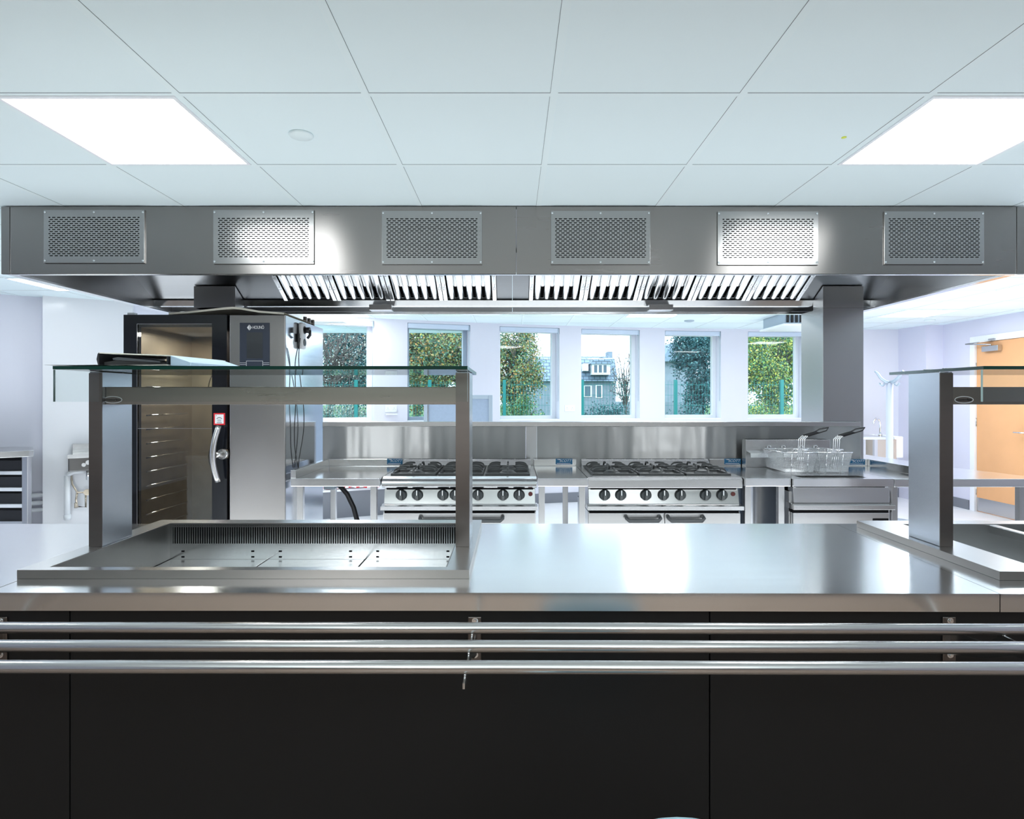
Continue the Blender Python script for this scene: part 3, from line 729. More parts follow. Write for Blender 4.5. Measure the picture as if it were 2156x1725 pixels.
# ---------------------------------------------------------------- six-burner cookers
def knob_proto():
    k = MB(); k.cyl((0, 0, 0), (0, -1, 0), .034, .006, 28, r2=.033); k.cyl((0, -.006, 0), (0, -1, 0), .0315, .016, 28, r2=.026)
    k.extr([(-.022, -.027), (-.030, -.024), (-.034, 0), (-.030, .030), (-.022, .031)], -.0085, .0085)
    return k
def burner(par, x, y):
    b = MB(); b.lathe((x, y, ZT - .002), [(.052, 0), (.052, .008), (.044, .013), (.040, .013), (.040, .017), (.034, .022), (0, .024)], 22)
    b.build('burner', M['iron'], par)
def make_pan_support():
    """cast grate 0.27 x 0.25 with a rim and eight arched fingers"""
    r = thing('pan_support', 'x', 'pan support', (0, 0, 0), 'cast iron pan supports on the cookers')
    m = MB(); a, b = .132, .132; z0, z1 = .0, .012
    m.box(-a, a, -b, -b + .012, z0, z1); m.box(-a, a, b - .012, b, z0, z1); m.box(-a, -a + .012, -b + .012, b - .012, z0, z1); m.box(a - .012, a, -b + .012, b - .012, z0, z1)
    m.build('rim', M['iron'], r, .002)
    for dx, dy, lx in ((1, 0, a), (-1, 0, a), (0, 1, b), (0, -1, b)):
        for off in (-.058, .058):
            if dy != 0 and off > 0: continue
            o = off if dy == 0 else 0
            pts = []
            for t, h in ((1.0, .006), (.90, .030), (.78, .040), (.55, .043), (.36, .040)):
                pts.append((dx * lx * t + (o if dx == 0 else 0), dy * lx * t + (o if dy == 0 else 0), h))
            f = MB(); w = .0055; prev = None
            px_, py_ = (-dy, dx)
            for (x, y, z) in pts:
                ring = [f.V((x + px_ * w, y + py_ * w, z)), f.V((x - px_ * w, y - py_ * w, z)), f.V((x - px_ * w, y - py_ * w, max(0, z - .011))), f.V((x + px_ * w, y + py_ * w, max(0, z - .011)))]
                if prev:
                    for q_ in range(4): f.face((prev[q_], prev[(q_ + 1) % 4], ring[(q_ + 1) % 4], ring[q_]))
                else: f.face(ring[::-1])
                prev = ring
            f.face(prev); f.build('finger', M['iron'], r, .0015, 1)
    return r
ps_proto = None
def cooker(x0, x1, label, round_nose, knobs, lampx, handles, which):
    global ps_proto
    t = thing('range_cooker', label, 'cooker', ((x0 + x1) / 2, 3.87, 0), 'six-burner range cookers')
    Y0, Y1 = 3.56, 4.165
    m = MB()
    m.box(x0 + .012, x1 - .012, 3.66, Y1, .14, .90); m.box(x0 + .004, x1 - .004, 3.60, Y1, .10, .737); m.build('body', M['steel_v'], t)
    for sx in (x0 + .06, x1 - .06):
        for sy in (3.70, 4.08): MB().cyl((sx, sy, 0), (0, 0, 1), .022, .11, 16).build('foot', M['steel'], t)
    # top plate with nosing
    m = MB(); zt_, zb_ = ZT, zs(1028, Y0)
    if round_nose:
        pr = [(Y1, zt_ - .02), (Y1, zt_), (Y0 + .055, zt_)] + [(Y0 + .045 - .045 * math.sin(a), zt_ - .045 + .045 * math.cos(a) - .004) for a in [PI * k / 16 for k in range(1, 9)]] + [(Y0 + .004, zb_ + .006), (Y0 + .014, zb_), (Y0 + .06, zb_), (Y0 + .06, zt_ - .02)]
    else:
        pr = [(Y1, zt_ - .02), (Y1, zt_), (Y0 + .02, zt_), (Y0, zt_ - .012), (Y0, zb_), (Y0 + .06, zb_), (Y0 + .06, zt_ - .02)]
    m.extr(pr, x0, x1); o = m.build('hob_top', M['steel_bright' if round_nose else 'steel'], t, .002, 2)
    # sunken dark wells around the burners
    mw = (x1 - x0 - .06) / 3
    for i in range(3):
        c = x0 + .03 + mw * (i + .5)
        MB().box(c - mw / 2 + .002, c + mw / 2 - .002, Y0 + .062, 4.10, ZT + .0003, ZT + .0015).build('spill_tray', M['steel_bright'], t)
        for j, cy in enumerate((3.755, 3.985)):
            burner(t, c, cy)
            if ps_proto is None:
                ps_proto = make_pan_support(); r = ps_proto
            else: r = dup(ps_proto, (0, 0, 0))
            r.scale = (mw / .278, .86, 1.0)
            r.location = (c, cy, ZT + .0016)
            r['label'] = '%s iron pan support, %s, on the %s' % (['front', 'rear'][j], ['oven end', 'middle', 'fryer end'][i], which)
    # rear flue riser with slots
    m = MB(); m.extr([(4.10, ZT), (4.10, ZT + .012), (4.125, ZT + .042), (4.135, ZT + .050), (Y1, ZT + .050), (Y1, ZT)], x0 + .025, x1 - .018); fr = m.build('flue_riser', M['steel'], t, .002)
    m = MB(); n = 9; w = (x1 - x0 - .09) / n
    for i in range(n): m.box(x0 + .055 + w * i + .004, x0 + .055 + w * (i + 1) - .004, 4.137, 4.160, ZT + .0502, ZT + .0508)
    m.build('flue_slot', M['dark'], fr)
    # dark gap, control panel, ledge
    MB().box(x0 + .02, x1 - .02, Y0 + .045, 3.70, zs(1031, 3.6), zb_).build('vent_gap', M['dark'], t)
    m = MB(); zp1, zp0 = zs(1030, 3.6), zs(1061, 3.59); m.extr([(3.612, zp1), (3.660, zp1), (3.660, zp0 - .01), (3.59, zp0 - .004), (3.590, zp0)], x0 + .008, x1 - .008); m.build('control_panel', M['steel'], t, .0015)
    m = MB(); m.extr([(3.66, zp0 - .006), (3.597, zp0 - .002), (3.555, zp0 - .018), (3.545, zs(1066, 3.55)), (3.545, zs(1075, 3.55)), (3.66, zs(1075, 3.55))], x0 - .004, x1 + .004); m.build('ledge', M['steel_bright'], t, .002)
    MB().box(x0 + .012, x1 - .012, 3.585, 3.62, zs(1080.5, 3.58), zs(1075, 3.55) - .0005).build('door_gap', M['dark'], t)
    kz = zs(1044, 3.58)
    for kx in knobs:
        k = knob_proto(); c = Vector((xs(kx, 3.585), 3.604, kz)); k.v = [p + c for p in k.v]; ko = k.build('knob', M['knob'], t)
        m = MB(); m.box(c.x - .0022, c.x + .0022, c.y - .0355, c.y - .0285, c.z + .002, c.z + .031); m.cyl((c.x + .028, c.y - .0068, c.z + .006), (0, -1, 0), .0022, .001, 8); m.cyl((c.x + .012, c.y - .0068, c.z - .028), (0, -1, 0), .0022, .001, 8); m.build('pointer', M['plate_white'], ko)
    c = at(lampx, 1041, 3.59); MB().cyl((c.x, 3.608, c.z), (0, -1, 0), .0125, .009, 18).build('ignition_button', M['red_dim'], t)
    zd = zs(1080.5, 3.58); nd = len(handles); 
    for i, (h0, h1) in enumerate(handles):
        a = x0 + .006 + (x1 - x0 - .012) * i / nd + (.003 if i else 0); b = x0 + .006 + (x1 - x0 - .012) * (i + 1) / nd - (.003 if i < nd - 1 else 0)
        d = MB().box(a, b, 3.575, 3.60, .18, zd).build('oven_door', M['steel'], t, .003)
        hx0, hx1 = xs(h0, 3.54), xs(h1, 3.54); hz = zs(1097, 3.54)
        m = MB(); m.tube([(hx0, 3.575, hz + .02), (hx0, 3.545, hz + .012), (hx0 + .012, 3.538, hz), (hx1 - .012, 3.538, hz), (hx1, 3.545, hz + .012), (hx1, 3.575, hz + .02)], .011, 12); m.build('door_handle', M['handle_grey'], d)
    return t
cooker(-.7527, .1434, 'six-burner range cooker with rounded front edge, partly behind the gantry post', True, (844, 878, 932, 958, 1006, 1059, 1093), 1117, [(884, 1058)], 'cooker behind the gantry post')
cooker(.4386, 1.3295, 'six-burner range cooker with flat front edge and two oven doors, unobstructed', False, (1274, 1308, 1361, 1398, 1434, 1487, 1522), 1545, [(1320, 1391), (1409, 1483)], 'unobstructed cooker')

# ---------------------------------------------------------------- deep fryer
fx0, fx1 = 1.596, 2.165
f = thing('deep_fryer', 'stainless deep fryer carrying two wire baskets beside the square column', 'fryer', (1.88, 3.85, 0))
MB().box(fx0 + .004, fx1 - .004, 3.57, 4.16, .10, .86).build('body', M['steel_v'], f)
for sx in (fx0 + .06, fx1 - .06):
    for sy in (3.62, 4.08): MB().cyl((sx, sy, 0), (0, 0, 1), .022, .10, 16).build('foot', M['steel'], f)
px0, px1, py0, py1 = 1.665, 2.045, 3.56, 3.655       # the slice of open pan in front of the baskets
m = MB(); zb_ = zs(1025, 3.5)
m.box(fx0, fx1, 3.50, py0, zb_, ZT); m.box(fx0, px0, py0, 4.16, zb_, ZT); m.box(px1, fx1, py0, 4.16, zb_, ZT); m.box(px0, px1, py1, 4.16, zb_, ZT); m.build('hob_top', M['steel_top'], f)
MB().box(px0, px1, py0, py1, zb_ + .0005, zb_ + .002).build('oil_pan', M['dark'], f)
MB().box(fx0 + .03, fx1 - .03, 3.535, 3.58, zs(1028, 3.52), zb_ - .0005).build('vent_gap', M['dark'], f)
m = MB(); m.extr([(3.535, zs(1027, 3.52)), (3.60, zs(1027, 3.52)), (3.60, .77), (3.525, zs(1061, 3.5))], fx0 + .012, fx1 - .008); m.build('front_panel', M['steel'], f, .002)
m = MB(); m.extr([(3.60, zs(1061, 3.5) - .002), (3.527, zs(1061, 3.5) - .002), (3.495, zs(1065, 3.48)), (3.495, zs(1075, 3.48)), (3.60, zs(1075, 3.48))], fx0 - .002, fx1 + .006); m.build('ledge', M['steel'], f, .002)
MB().box(fx0 + .01, fx1 - .01, 3.535, 3.58, zs(1080, 3.53), zs(1075, 3.48) - .0005).build('door_gap', M['dark'], f)
d = MB().box(fx0 + .012, fx1 - .006, 3.53, 3.565, .16, zs(1080, 3.53) - .0005).build('door', M['steel'], f, .003)
c0 = at(1838, 1092, 3.53); c1 = at(1870, 1104, 3.53); MB().box(c0.x, c1.x, 3.526, 3.5295, c1.z, c0.z).build('door_recess', M['dark'], d)
yf_, yr_ = 4.085, 4.15
x0, x1 = xs(1570, yf_), xs(1748, yf_)
fl = MB().box(x0, x1, yf_, yr_, ZT + .0005, zs(926, yf_)).build('flue', M['steel'], f, .002)
m = MB(); w = (x1 - x0 - .02) / 9; zt_ = zs(926, yf_)
for i in range(9):
    for j in range(2): m.box(x0 + .01 + w * i + .003, x0 + .01 + w * (i + 1) - .003, yf_ + .008 + j * .028, yf_ + .030 + j * .028, zt_ + .0002, zt_ + .0008)
m.build('flue_slot', M['dark'], fl)
m = MB(); z1, z0 = zs(950, 4.04), zs(964, 4.0); m.extr([(yf_, z1), (4.01, z1 - .012), (4.005, z0), (4.012, z0), (4.016, z1 - .016), (yf_, z1 - .006)], x0 + .004, x0 + .36); m.build('basket_hanger', M['steel_bright'], f)

def make_basket():
    """wire basket, local frame: x across, y front(-) to back(+), z up"""
    b = thing('fry_basket', 'x', 'basket', (0, 0, 0), 'wire fry baskets')
    wt, wb, lt, lb_, h = .104, .086, .155, .135, .125
    def wall(m, a, b_, c, d, nu, nv, r=.0013):
        a, b_, c, d = map(Vector, (a, b_, c, d))
        for i in range(nu + 1):
            t = i / nu; m.tube([a.lerp(b_, t), d.lerp(c, t)], r, 4, cap=False)
        for j in range(nv + 1):
            t = j / nv; m.tube([a.lerp(d, t), b_.lerp(c, t)], r, 4, cap=False)
    B = [(-wb, -lb_, .006), (wb, -lb_, .006), (wb, lb_, .006), (-wb, lb_, .006)]; Tp = [(-wt, -lt, h), (wt, -lt, h), (wt, lt, h), (-wt, lt, h)]
    m = MB()
    wall(m, B[0], B[1], Tp[1], Tp[0], 26, 16); wall(m, B[3], B[2], Tp[2], Tp[3], 26, 16); wall(m, B[0], B[3], Tp[3], Tp[0], 38, 16); wall(m, B[1], B[2], Tp[2], Tp[1], 38, 16)
    wall(m, B[0], B[1], B[2], B[3], 24, 36)
    m.build('wire_mesh', M['steel_bright'], b)
    m = MB(); m.tube(Tp + [Tp[0], Tp[1]], .0034, 8); m.build('top_ring', M['chrome'], b)
    m = MB()
    for x in (-.05, .05): m.tube([(x, -lt + .002, h), (x, -lb_ - .002, .0), (x, lb_, .0), (x, lt, h)], .0025, 6)
    for x in (-.06, .035): m.tube([(x - .012, lt, h), (x - .010, lt + .01, h + .018), (x + .010, lt + .01, h + .018), (x + .012, lt, h)], .0025, 6)
    m.tube([(-.048, -lt + .01, h - .005), (-.045, -lt - .004, h + .020), (.045, -lt - .004, h + .020), (.048, -lt + .01, h - .005)], .0026, 6)
    m.build('support_wire', M['chrome'], b)
    m = MB()
    for i in range(4):
        x = -.018 + .012 * i
        m.tube([(x, -lb_ - .005, .02), (x, -lt - .004, h), (x + .002, -lt - .012, h + .085), (x + .016, -lt - .035, h + .108)], .0024, 6)
    hd_ = m.build('handle', M['chrome'], b)
    m = MB(); T0 = Vector((.0, -lt - .035, h + .106)); dr = Vector((.072, -.12, .048)); s = Vector((.018, 0, -.004))
    m.tube([T0 - s * .9 + Vector((.016, 0, 0)), T0 + dr * .55 - s * .8 + Vector((.016, 0, 0)), T0 + dr * .75 - s * 1.1 + Vector((.02, 0, .004)), T0 + dr * 1.05 + Vector((.012, 0, .004)), T0 + dr * .75 + s * 1.1 + Vector((.02, 0, .004)), T0 + dr * .55 + s * .8 + Vector((.016, 0, 0)), T0 + s * .9 + Vector((.016, 0, 0))], .0042, 8)
    m.quad(T0 - s * .8 + Vector((.016, 0, 0)), T0 + s * .8 + Vector((.016, 0, 0)), T0 + dr * .55 + s * .7 + Vector((.016, 0, 0)), T0 + dr * .55 - s * .7 + Vector((.016, 0, 0)))
    m.build('grip', M['black'], hd_)
    return b
bk = make_basket(); bk.location = (1.757, 3.915, ZT + .001); bk['label'] = 'wire fry basket on the fryer top, on the cooker side of its twin'
dup(bk, (1.969, 3.915, ZT + .001), 'wire fry basket on the fryer top, on the column side of its twin')

# ---------------------------------------------------------------- combi oven
ox0, ox1, oy, ob = -2.25, -1.316, 3.58, 4.30
ov = thing('combi_oven', 'tall combi oven with black glass door and touch control panel', 'oven', ((ox0 + ox1) / 2, 3.9, 0))
zt = zs(663, oy); xd = xs(478.5, oy); xc = xs(483, oy); zb = .20
m = MB()
m.box(xc, ox1, oy, ob, .14, zt)                                   # control column
m.box(ox0 + .01, xc, ob - .02, ob, .14, zt); m.box(ox0 + .01, ox0 + .03, oy + .04, ob - .02, .14, zt); m.box(ox0 + .03, xc, oy + .04, ob - .02, zt - .06, zt); m.box(ox0 + .03, xc, oy + .04, ob - .02, .14, .20)
m.k = 1; m.quad((ox1 + .0005, oy + .012, .145), (ox1 + .0005, ob - .004, .145), (ox1 + .0005, ob - .004, zt - .003), (ox1 + .0005, oy + .012, zt - .003))
m.build('body', [M['steel_oven'], M['steel_side']], ov, .004)
for sx in (ox0 + .08, ox1 - .08):
    for sy in (oy + .1, ob - .1): MB().cyl((sx, sy, 0), (0, 0, 1), .025, .14, 16).build('foot', M['steel'], ov)
m = MB(); a, b, c_, d_ = ox0 + .031, xc - .001, oy + .09, ob - .021
m.quad((a, d_, .2), (b, d_, .2), (b, d_, zt - .06), (a, d_, zt - .06)); m.quad((a, c_, .2), (a, d_, .2), (a, d_, zt - .06), (a, c_, zt - .06)); m.quad((b, c_, .2), (b, d_, .2), (b, d_, zt - .06), (b, c_, zt - .06)); m.quad((a, c_, .201), (b, c_, .201), (b, d_, .201), (a, d_, .201)); m.quad((a, c_, zt - .061), (b, c_, zt - .061), (b, d_, zt - .061), (a, d_, zt - .061))
m.build('cavity_lining', M['brown'], ov)
m = MB(); m.box(a + .22, a + .24, d_ - .10, d_ - .09, .2, zt - .06); m.box(b - .05, b - .03, c_ + .05, c_ + .07, .2, zt - .06)
for cz in (.52, 1.00, 1.47):
    for rr in (.05, .10, .15): m.tube([((a + b) / 2 + .03 + rr * math.cos(2 * PI * i / 24), d_ - .11, cz + rr * math.sin(2 * PI * i / 24)) for i in range(25)], .003, 6)
m.build('fan_guard', M['steel_warm'], ov)
for i in range(15):
    z = .36 + .085 * i
    m = MB(); m.tube([(a + .03, c_ + .03, z), (a + .03, d_ - .12, z)], .005, 6); m.tube([(b - .035, c_ + .03, z), (b - .035, d_ - .12, z)], .005, 6)
    m.build('shelf_runner', M['chrome'], ov)
dx0, dx1 = ox0, xd; wx0, wx1 = xs(290, oy), xs(447, oy); wz1 = zs(683, oy); wz0 = .30; dz0, dz1 = .19, zt
m = MB(); y0, y1 = oy - .004, oy + .034
m.box(dx0, wx0, y0, y1, dz0, dz1); m.box(wx1, dx1, y0, y1, dz0, dz1); m.box(wx0, wx1, y0, y1, wz1, dz1); m.box(wx0, wx1, y0, y1, dz0, wz0)
door = m.build('oven_door', M['black_gloss'], ov); door['label'] = 'black glass oven door'
m = MB(); m.box(wx0, wx1, y0 + .006, y0 + .010, wz0, wz1); m.build('door_pane', M['oven_glass'], door)
m = MB(); r = .0022
m.box(wx0 - r, wx0, y0 - .001, y0, wz0, wz1 + r); m.box(wx0, wx1, y0 - .001, y0, wz1, wz1 + r); m.box(wx0, wx1, y0 + .003, y0 + .006, zs(903, oy), zs(902, oy)); m.build('pane_trim', M['steel'], door)
m = MB(); hz1, hz0 = zs(897, 3.5), zs(1016, 3.5)
pts = [(xs(457 - 9 * math.sin(PI * t * .95), 3.5) , 3.52 - .022 * math.sin(PI * t), hz1 + (hz0 - hz1) * t) for t in [k / 14 for k in range(15)]]
m.tube(pts, .0155, 16); hc = at(466, 957, 3.55); 
m.cyl((hc.x, y0, hc.z), (0, -1, 0), .034, .022, 26, r2=.028); m.cyl((hc.x, y0 - .022, hc.z), (-.45, -.9, 0), .018, .045, 16)
m.build('door_handle', M['tube'], door)
x0, x1, z0, z1 = xs(450, y0), xs(474, y0), zs(895, y0), zs(870, y0)
st = MB().box(x0, x1, y0 - .0012, y0, z0, z1).build('warning_sticker', M['red'], door); st['label'] = 'red-bordered white warning sticker'
m = MB(); m.k = 0; m.box(x0 + .008, x1 - .008, y0 - .0018, y0 - .0012, z0 + .008, z1 - .008)
m.k = 1; cxs = (x0 + x1) / 2; czs = (z0 + z1) / 2
for t in range(8):
    t0 = PI * (.2 + .6 * t / 8); t1 = PI * (.2 + .6 * (t + 1) / 8)
    p = lambda tt, rr: (cxs + rr * math.cos(tt) * 1.0, y0 - .002, czs - .010 + rr * math.sin(tt))
    m.quad(p(t0, .0165), p(t0, .0200), p(t1, .0200), p(t1, .0165))
m.box(x0 + .018, x1 - .018, y0 - .002, y0 - .0018, z0 + .011, z0 + .014)
for i in range(3): m.box(x0 + .022, x1 - .022, y0 - .002, y0 - .0018, z0 + .020 + i * .005, z0 + .0215 + i * .005)
m.quad((x0 + .012, y0 - .002, z1 - .016), (x0 + .018, y0 - .002, z1 - .016), (x0 + .015, y0 - .002, z1 - .010), (x0 + .015, y0 - .002, z1 - .010))
m.build('sticker_print', [M['paper'], M['ink']], st)
# hinge and small lamp seen on the door glass
MB().box(ox0 + .02, ox0 + .06, oy + .0, oy + .03, zt + .0005, zt + .012).build('door_hinge', M['steel'], ov)
# control panel
x0, x1, z0, z1 = xs(505, oy), xs(568, oy), zs(775, oy), zs(680, oy)
cp = MB().box(x0, x1, oy - .003, oy - .0002, z0, z1).build('touch_panel', M['navy'], ov, .001); cp['label'] = 'dark blue touch panel with white maker lettering'
MB().box(xs(520, oy), xs(553.5, oy), oy - .0036, oy - .003, zs(755, oy), zs(700, oy)).build('screen', M['screen'], cp)
yl = oy - .0042; lz = zs(690, oy)
text('HOUN\u00d6', .0265, 'panel_lettering', M['logo_grey'], cp, (xs(544.5, oy), yl, lz), sx=.66)
m = MB(); lx = xs(525.5, oy); h_ = .0165
m.quad((lx - h_ * .8, yl, lz), (lx - .001, yl, lz - h_), (lx - .001, yl, lz + h_), (lx - .001, yl, lz + h_)); 
for i in range(4):
    z_ = h_ * (1 - i * .27); m.quad((lx + .001 + i * .004, yl, lz - z_), (lx + .0035 + i * .004, yl, lz - z_ + .002), (lx + .0035 + i * .004, yl, lz + z_ - .002), (lx + .001 + i * .004, yl, lz + z_))
m.build('panel_emblem', M['logo_grey'], cp)
m = MB()
bx0, bx1, bz1, bz0 = xs(519, oy), xs(554, oy), zs(760, oy), zs(773, oy); w = .0014
m.box(bx0, bx1, yl, oy - .003, bz1 - w, bz1); m.box(bx0, bx0 + w, yl, oy - .003, bz0, bz1); m.box(bx1 - w, bx1, yl, oy - .003, bz0 + .006, bz1)
for i in range(2):
    z_ = zs(764.5 + 3.5 * i, oy); m.box(x0 + .001, bx0 - .002, yl, oy - .003, z_, z_ + w); m.box(bx1 + .002, x1 - .001, yl, oy - .003, z_, z_ + w)
m.build('button_outline', M['logo_grey'], cp)
# bowed steel cover lying on the oven top
m = MB(); m.sm = True
prf = [(362, 663), (400, 658), (440, 653.5), (480, 649), (495, 648), (512, 649.5), (550, 656), (603, 665)]
P = [(xs(a, 3.62), zs(b, 3.62)) for a, b in prf]; zmin = zt + .0008
P = [(x, max(z, zmin + .012)) for x, z in P]
for (xa, za), (xb, zb_) in zip(P, P[1:]):
    m.quad((xa, 3.585, za), (xb, 3.585, zb_), (xb, 4.1, zb_), (xa, 4.1, za)); m.quad((xa, 3.585, za - .011), (xa, 4.1, za - .011), (xb, 4.1, zb_ - .011), (xb, 3.585, zb_ - .011)); m.quad((xa, 3.585, za - .011), (xb, 3.585, zb_ - .011), (xb, 3.585, zb_), (xa, 3.585, za))
tag(m.build('vent_cover', M['cream']), 'bowed pale metal cover lying across the top of the tall oven', 'cover')
for px in (652, 660, 668):
    Y = 1.316 * F / (CX - px); tag(MB().cyl((ox1 - .03, min(Y, 4.17), zt + .0005), (0, 0, 1), .012, .045, 12).build('vent_spigot', M['steel_warm']), 'short metal vent stub on the oven top, %s from the front' % {652: 'first', 660: 'second', 668: 'third'}[px], 'vent', 'vent stubs on the oven top')
# extension socket hung on the oven side, plug and two leads
sx_ = ox1 + .003
so = thing('extension_socket', 'white double extension socket hanging on the oven side with a black plug', 'socket', (sx_, 3.83, zs(710, 3.83)))
zA, zB = zs(735, 3.82), zs(680, 3.82)
MB().box(sx_, sx_ + .028, 3.79, 3.86, zA, zB).build('housing', M['white_plastic'], so, .01)
m = MB(); m.cyl((sx_ + .028, 3.825, zA + .04), (1, 0, 0), .022, .004, 18); m.cyl((sx_ + .028, 3.825, zB - .045), (1, 0, 0), .024, .004, 18); m.build('outlet', M['black'], so)
m = MB(); m.cyl((sx_ + .032, 3.825, zB - .045), (1, 0, 0), .018, .03, 14); m.tube([(sx_ + .06, 3.825, zB - .045), (sx_ + .062, 3.825, zB - .075), (sx_ + .045, 3.83, zB - .095)], .009, 8); m.box(sx_ + .002, sx_ + .012, 3.775, 3.792, zA + .04, zA + .09); m.build('plug', M['black'], so)
def cable(px, label):
    pts = []
    for a, b, off in px:
        x = ox1 + .012 + off; Y = min(max(x * F / (a - CX), 3.70), 4.15); pts.append((x, Y, zs(b, Y)))
    cu = bpy.data.curves.new('c', 'CURVE'); cu.dimensions = '3D'; sp = cu.splines.new('NURBS'); sp.points.add(len(pts) - 1)
    for p, q_ in zip(sp.points, pts): p.co = (*q_, 1)
    sp.use_endpoint_u = True; sp.order_u = 4; cu.bevel_depth = .0028; cu.bevel_resolution = 2; cu.resolution_u = 6
    t = bpy.data.objects.new('tmp', cu); COL.objects.link(t); bpy.context.view_layer.update()
    me = bpy.data.meshes.new_from_object(t.evaluated_get(bpy.context.evaluated_depsgraph_get())); COL.objects.unlink(t); bpy.data.objects.remove(t)
    me.materials.clear(); me.materials.append(M['black']); o = bpy.data.objects.new('power_lead', me); COL.objects.link(o); tag(o, label, 'cable', 'thin black leads on the oven side')
cable([(612, 733, .02), (615, 760, .0), (617, 800, .005), (615, 850, .01), (607, 890, .0), (611, 920, .0), (620, 950, .0), (628, 985, .004)], 'thin black lead running down the oven side from the lower socket outlet, crossing its neighbour')
cable([(623, 712, .035), (626, 750, .02), (632, 800, .01), (639, 850, .01), (641, 890, .008), (637, 930, .004), (630, 960, .0), (628, 984, .0)], 'thin black lead running down from the plug, bulging towards the splashback')
# black hose under the work table
m = MB(); m.tube([(-1.14, 3.95, .86), (-1.09, 3.93, .835), (-1.04, 3.90, .79), (-.995, 3.88, .71), (-.965, 3.87, .61), (-.945, 3.86, .45), (-.94, 3.86, .2), (-.94, 3.86, .012)], .0155, 12); 
tag(m.build('black_hose', M['black']), 'thick black hose curving down under the work table beside the oven', 'hose')
m = MB(); m.box(-1.19, -1.12, 3.90, 3.99, .82, .8925); tag(m.build('isolator_box', M['frame_grey'], None, .004), 'small grey isolator box under the work table where the black hose starts', 'box')
# ---------------------------------------------------------------- right end of the kitchen: door, coat stand, sink
d = thing('door_1', '', '', (XR, 7.16, 0)); del d['label']; del d['category']; struct(d)
MB().box(XR + .012, XR + .056, DY0 + .004, DY1 - .004, .006, DZ - .004).build('door_leaf', M['wood'], d, .002)
m = MB(); m.box(XR - .016, XR + .07, DY1, DY1 + .075, 0, DZ + .075); m.box(XR - .016, XR + .07, DY0 - .075, DY0, 0, DZ + .075); m.box(XR - .016, XR + .07, DY0, DY1, DZ, DZ + .075); m.build('door_frame', M['white'], d, .003)
MB().box(XR + .0105, XR + .0118, DY0 + .01, DY1 - .008, .012, .175).build('kick_plate', M['steel'], d)
for z in (1.78, 1.10, .26): m = MB(); m.cyl((XR + .008, DY1 - .001, z - .05), (0, 0, 1), .008, .10, 10); m.build('hinge', M['steel'], d)
m = MB(); m.cyl((XR + .012, 6.86, 1.01), (-1, 0, 0), .024, .008, 18); m.tube([(XR + .006, 6.86, 1.01), (XR - .045, 6.86, 1.01), (XR - .05, 6.875, 1.01), (XR - .05, 6.98, 1.01)], .009, 10); m.build('door_handle', M['chrome'], d)
cl = MB().box(XR - .042, XR + .0115, 7.22, 7.47, 1.955, 2.02).build('door_closer', M['steel'], d, .004); cl['label'] = 'grey overhead door closer'
m = MB(); m.tube([(XR - .02, 7.35, 2.02), (XR - .02, 7.35, 2.035), (XR - .14, 7.60, 2.06)], .008, 8); m.tube([(XR - .14, 7.60, 2.06), (XR - .02, 7.33, 2.085)], .007, 8); m.box(XR - .03, XR - .0161, 7.28, 7.38, 2.0845, 2.105); m.build('closer_arm', M['steel'], cl)
# coat stand
cs = thing('coat_stand', 'pale grey coat stand with curved hook arms beyond the square column', 'coat stand', (xs(1873, 7.0), 7.0, 0))
cx_, cy_ = xs(1873, 7.0), 7.0
MB().cyl((cx_, cy_, .02), (0, 0, 1), .036, 1.55, 20).build('pole', M['wall_blue'], cs)
MB().lathe((cx_, cy_, 0), [(.22, 0), (.22, .012), (.05, .03), (.036, .05), (0, .05)], 28).build('base', M['frame_grey'], cs)
for k in range(4):
    a = PI * k / 2 + .18; dx, dy = math.cos(a), math.sin(a)
    m = MB(); m.tube([(cx_ + dx * r_, cy_ + dy * r_, z) for r_, z in ((.0, 1.57), (.06, 1.585), (.12, 1.625), (.165, 1.68), (.19, 1.70))], [.020, .018, .015, .012, .010], 10); ar = m.build('hook_arm', M['frame_grey'], cs)
    m = MB(); m.tube([(cx_ + dx * r_, cy_ + dy * r_, z) for r_, z in ((.06, 1.58), (.075, 1.55), (.10, 1.535), (.125, 1.55), (.13, 1.57))], .007, 8); m.build('hook', M['frame_grey'], ar)
# sink unit against the back wall
sk = thing('sink_unit', 'stainless sink table with tall swan-neck tap by the coat stand', 'sink', (4.95, 8.1, 0))
s0, s1 = xs(1800, 7.9), xs(1856, 7.9)
MB().box(s0, s1 + .0, 7.75, 8.4, .875, .91).build('drainer', M['steel_bright'], sk, .003)
MB().box(s0, s1, 8.4, 8.42, .911, .99).build('upstand', M['steel_bright'], sk)
m = MB(); m.box(s1 - .12, s1 + .13, 7.80, 8.30, .62, .8745); m.build('bowl', M['warm_metal'], sk, .004)  # brass tone stands in for the orange door reflected in the steel
for x, y in ((s0 + .05, 7.8), (s1 - .14, 7.8), (s1 - .14, 8.35), (s0 + .05, 8.35)): MB().box(x - .02, x + .02, y - .02, y + .02, 0, .8745).build('leg', M['steel'], sk)
m = MB(); tx, ty = xs(1863, 8.0), 8.1; m.tube([(tx, ty, .91), (tx, ty, 1.07), (tx - .02, ty, 1.115), (tx - .06, ty - .01, 1.13), (tx - .095, ty - .02, 1.10), (tx - .10, ty - .02, 1.06)], .012, 10); m.cyl((tx, ty, .90), (0, 0, 1), .024, .03, 14); m.build('tap', M['chrome'], sk)
m = MB(); m.tube([(s1, 8.15, .62), (s1, 8.15, .52), (s1 + .06, 8.15, .46), (s1 + .12, 8.15, .50), (s1 + .30, 8.2, .50)], .022, 10); m.build('waste_pipe', M['white_plastic'], sk)
hb = thing('hand_basin', 'small wall-hung basin with glossy front beside the sink table', 'basin', (xs(1880, 8.0), 8.05, .66))
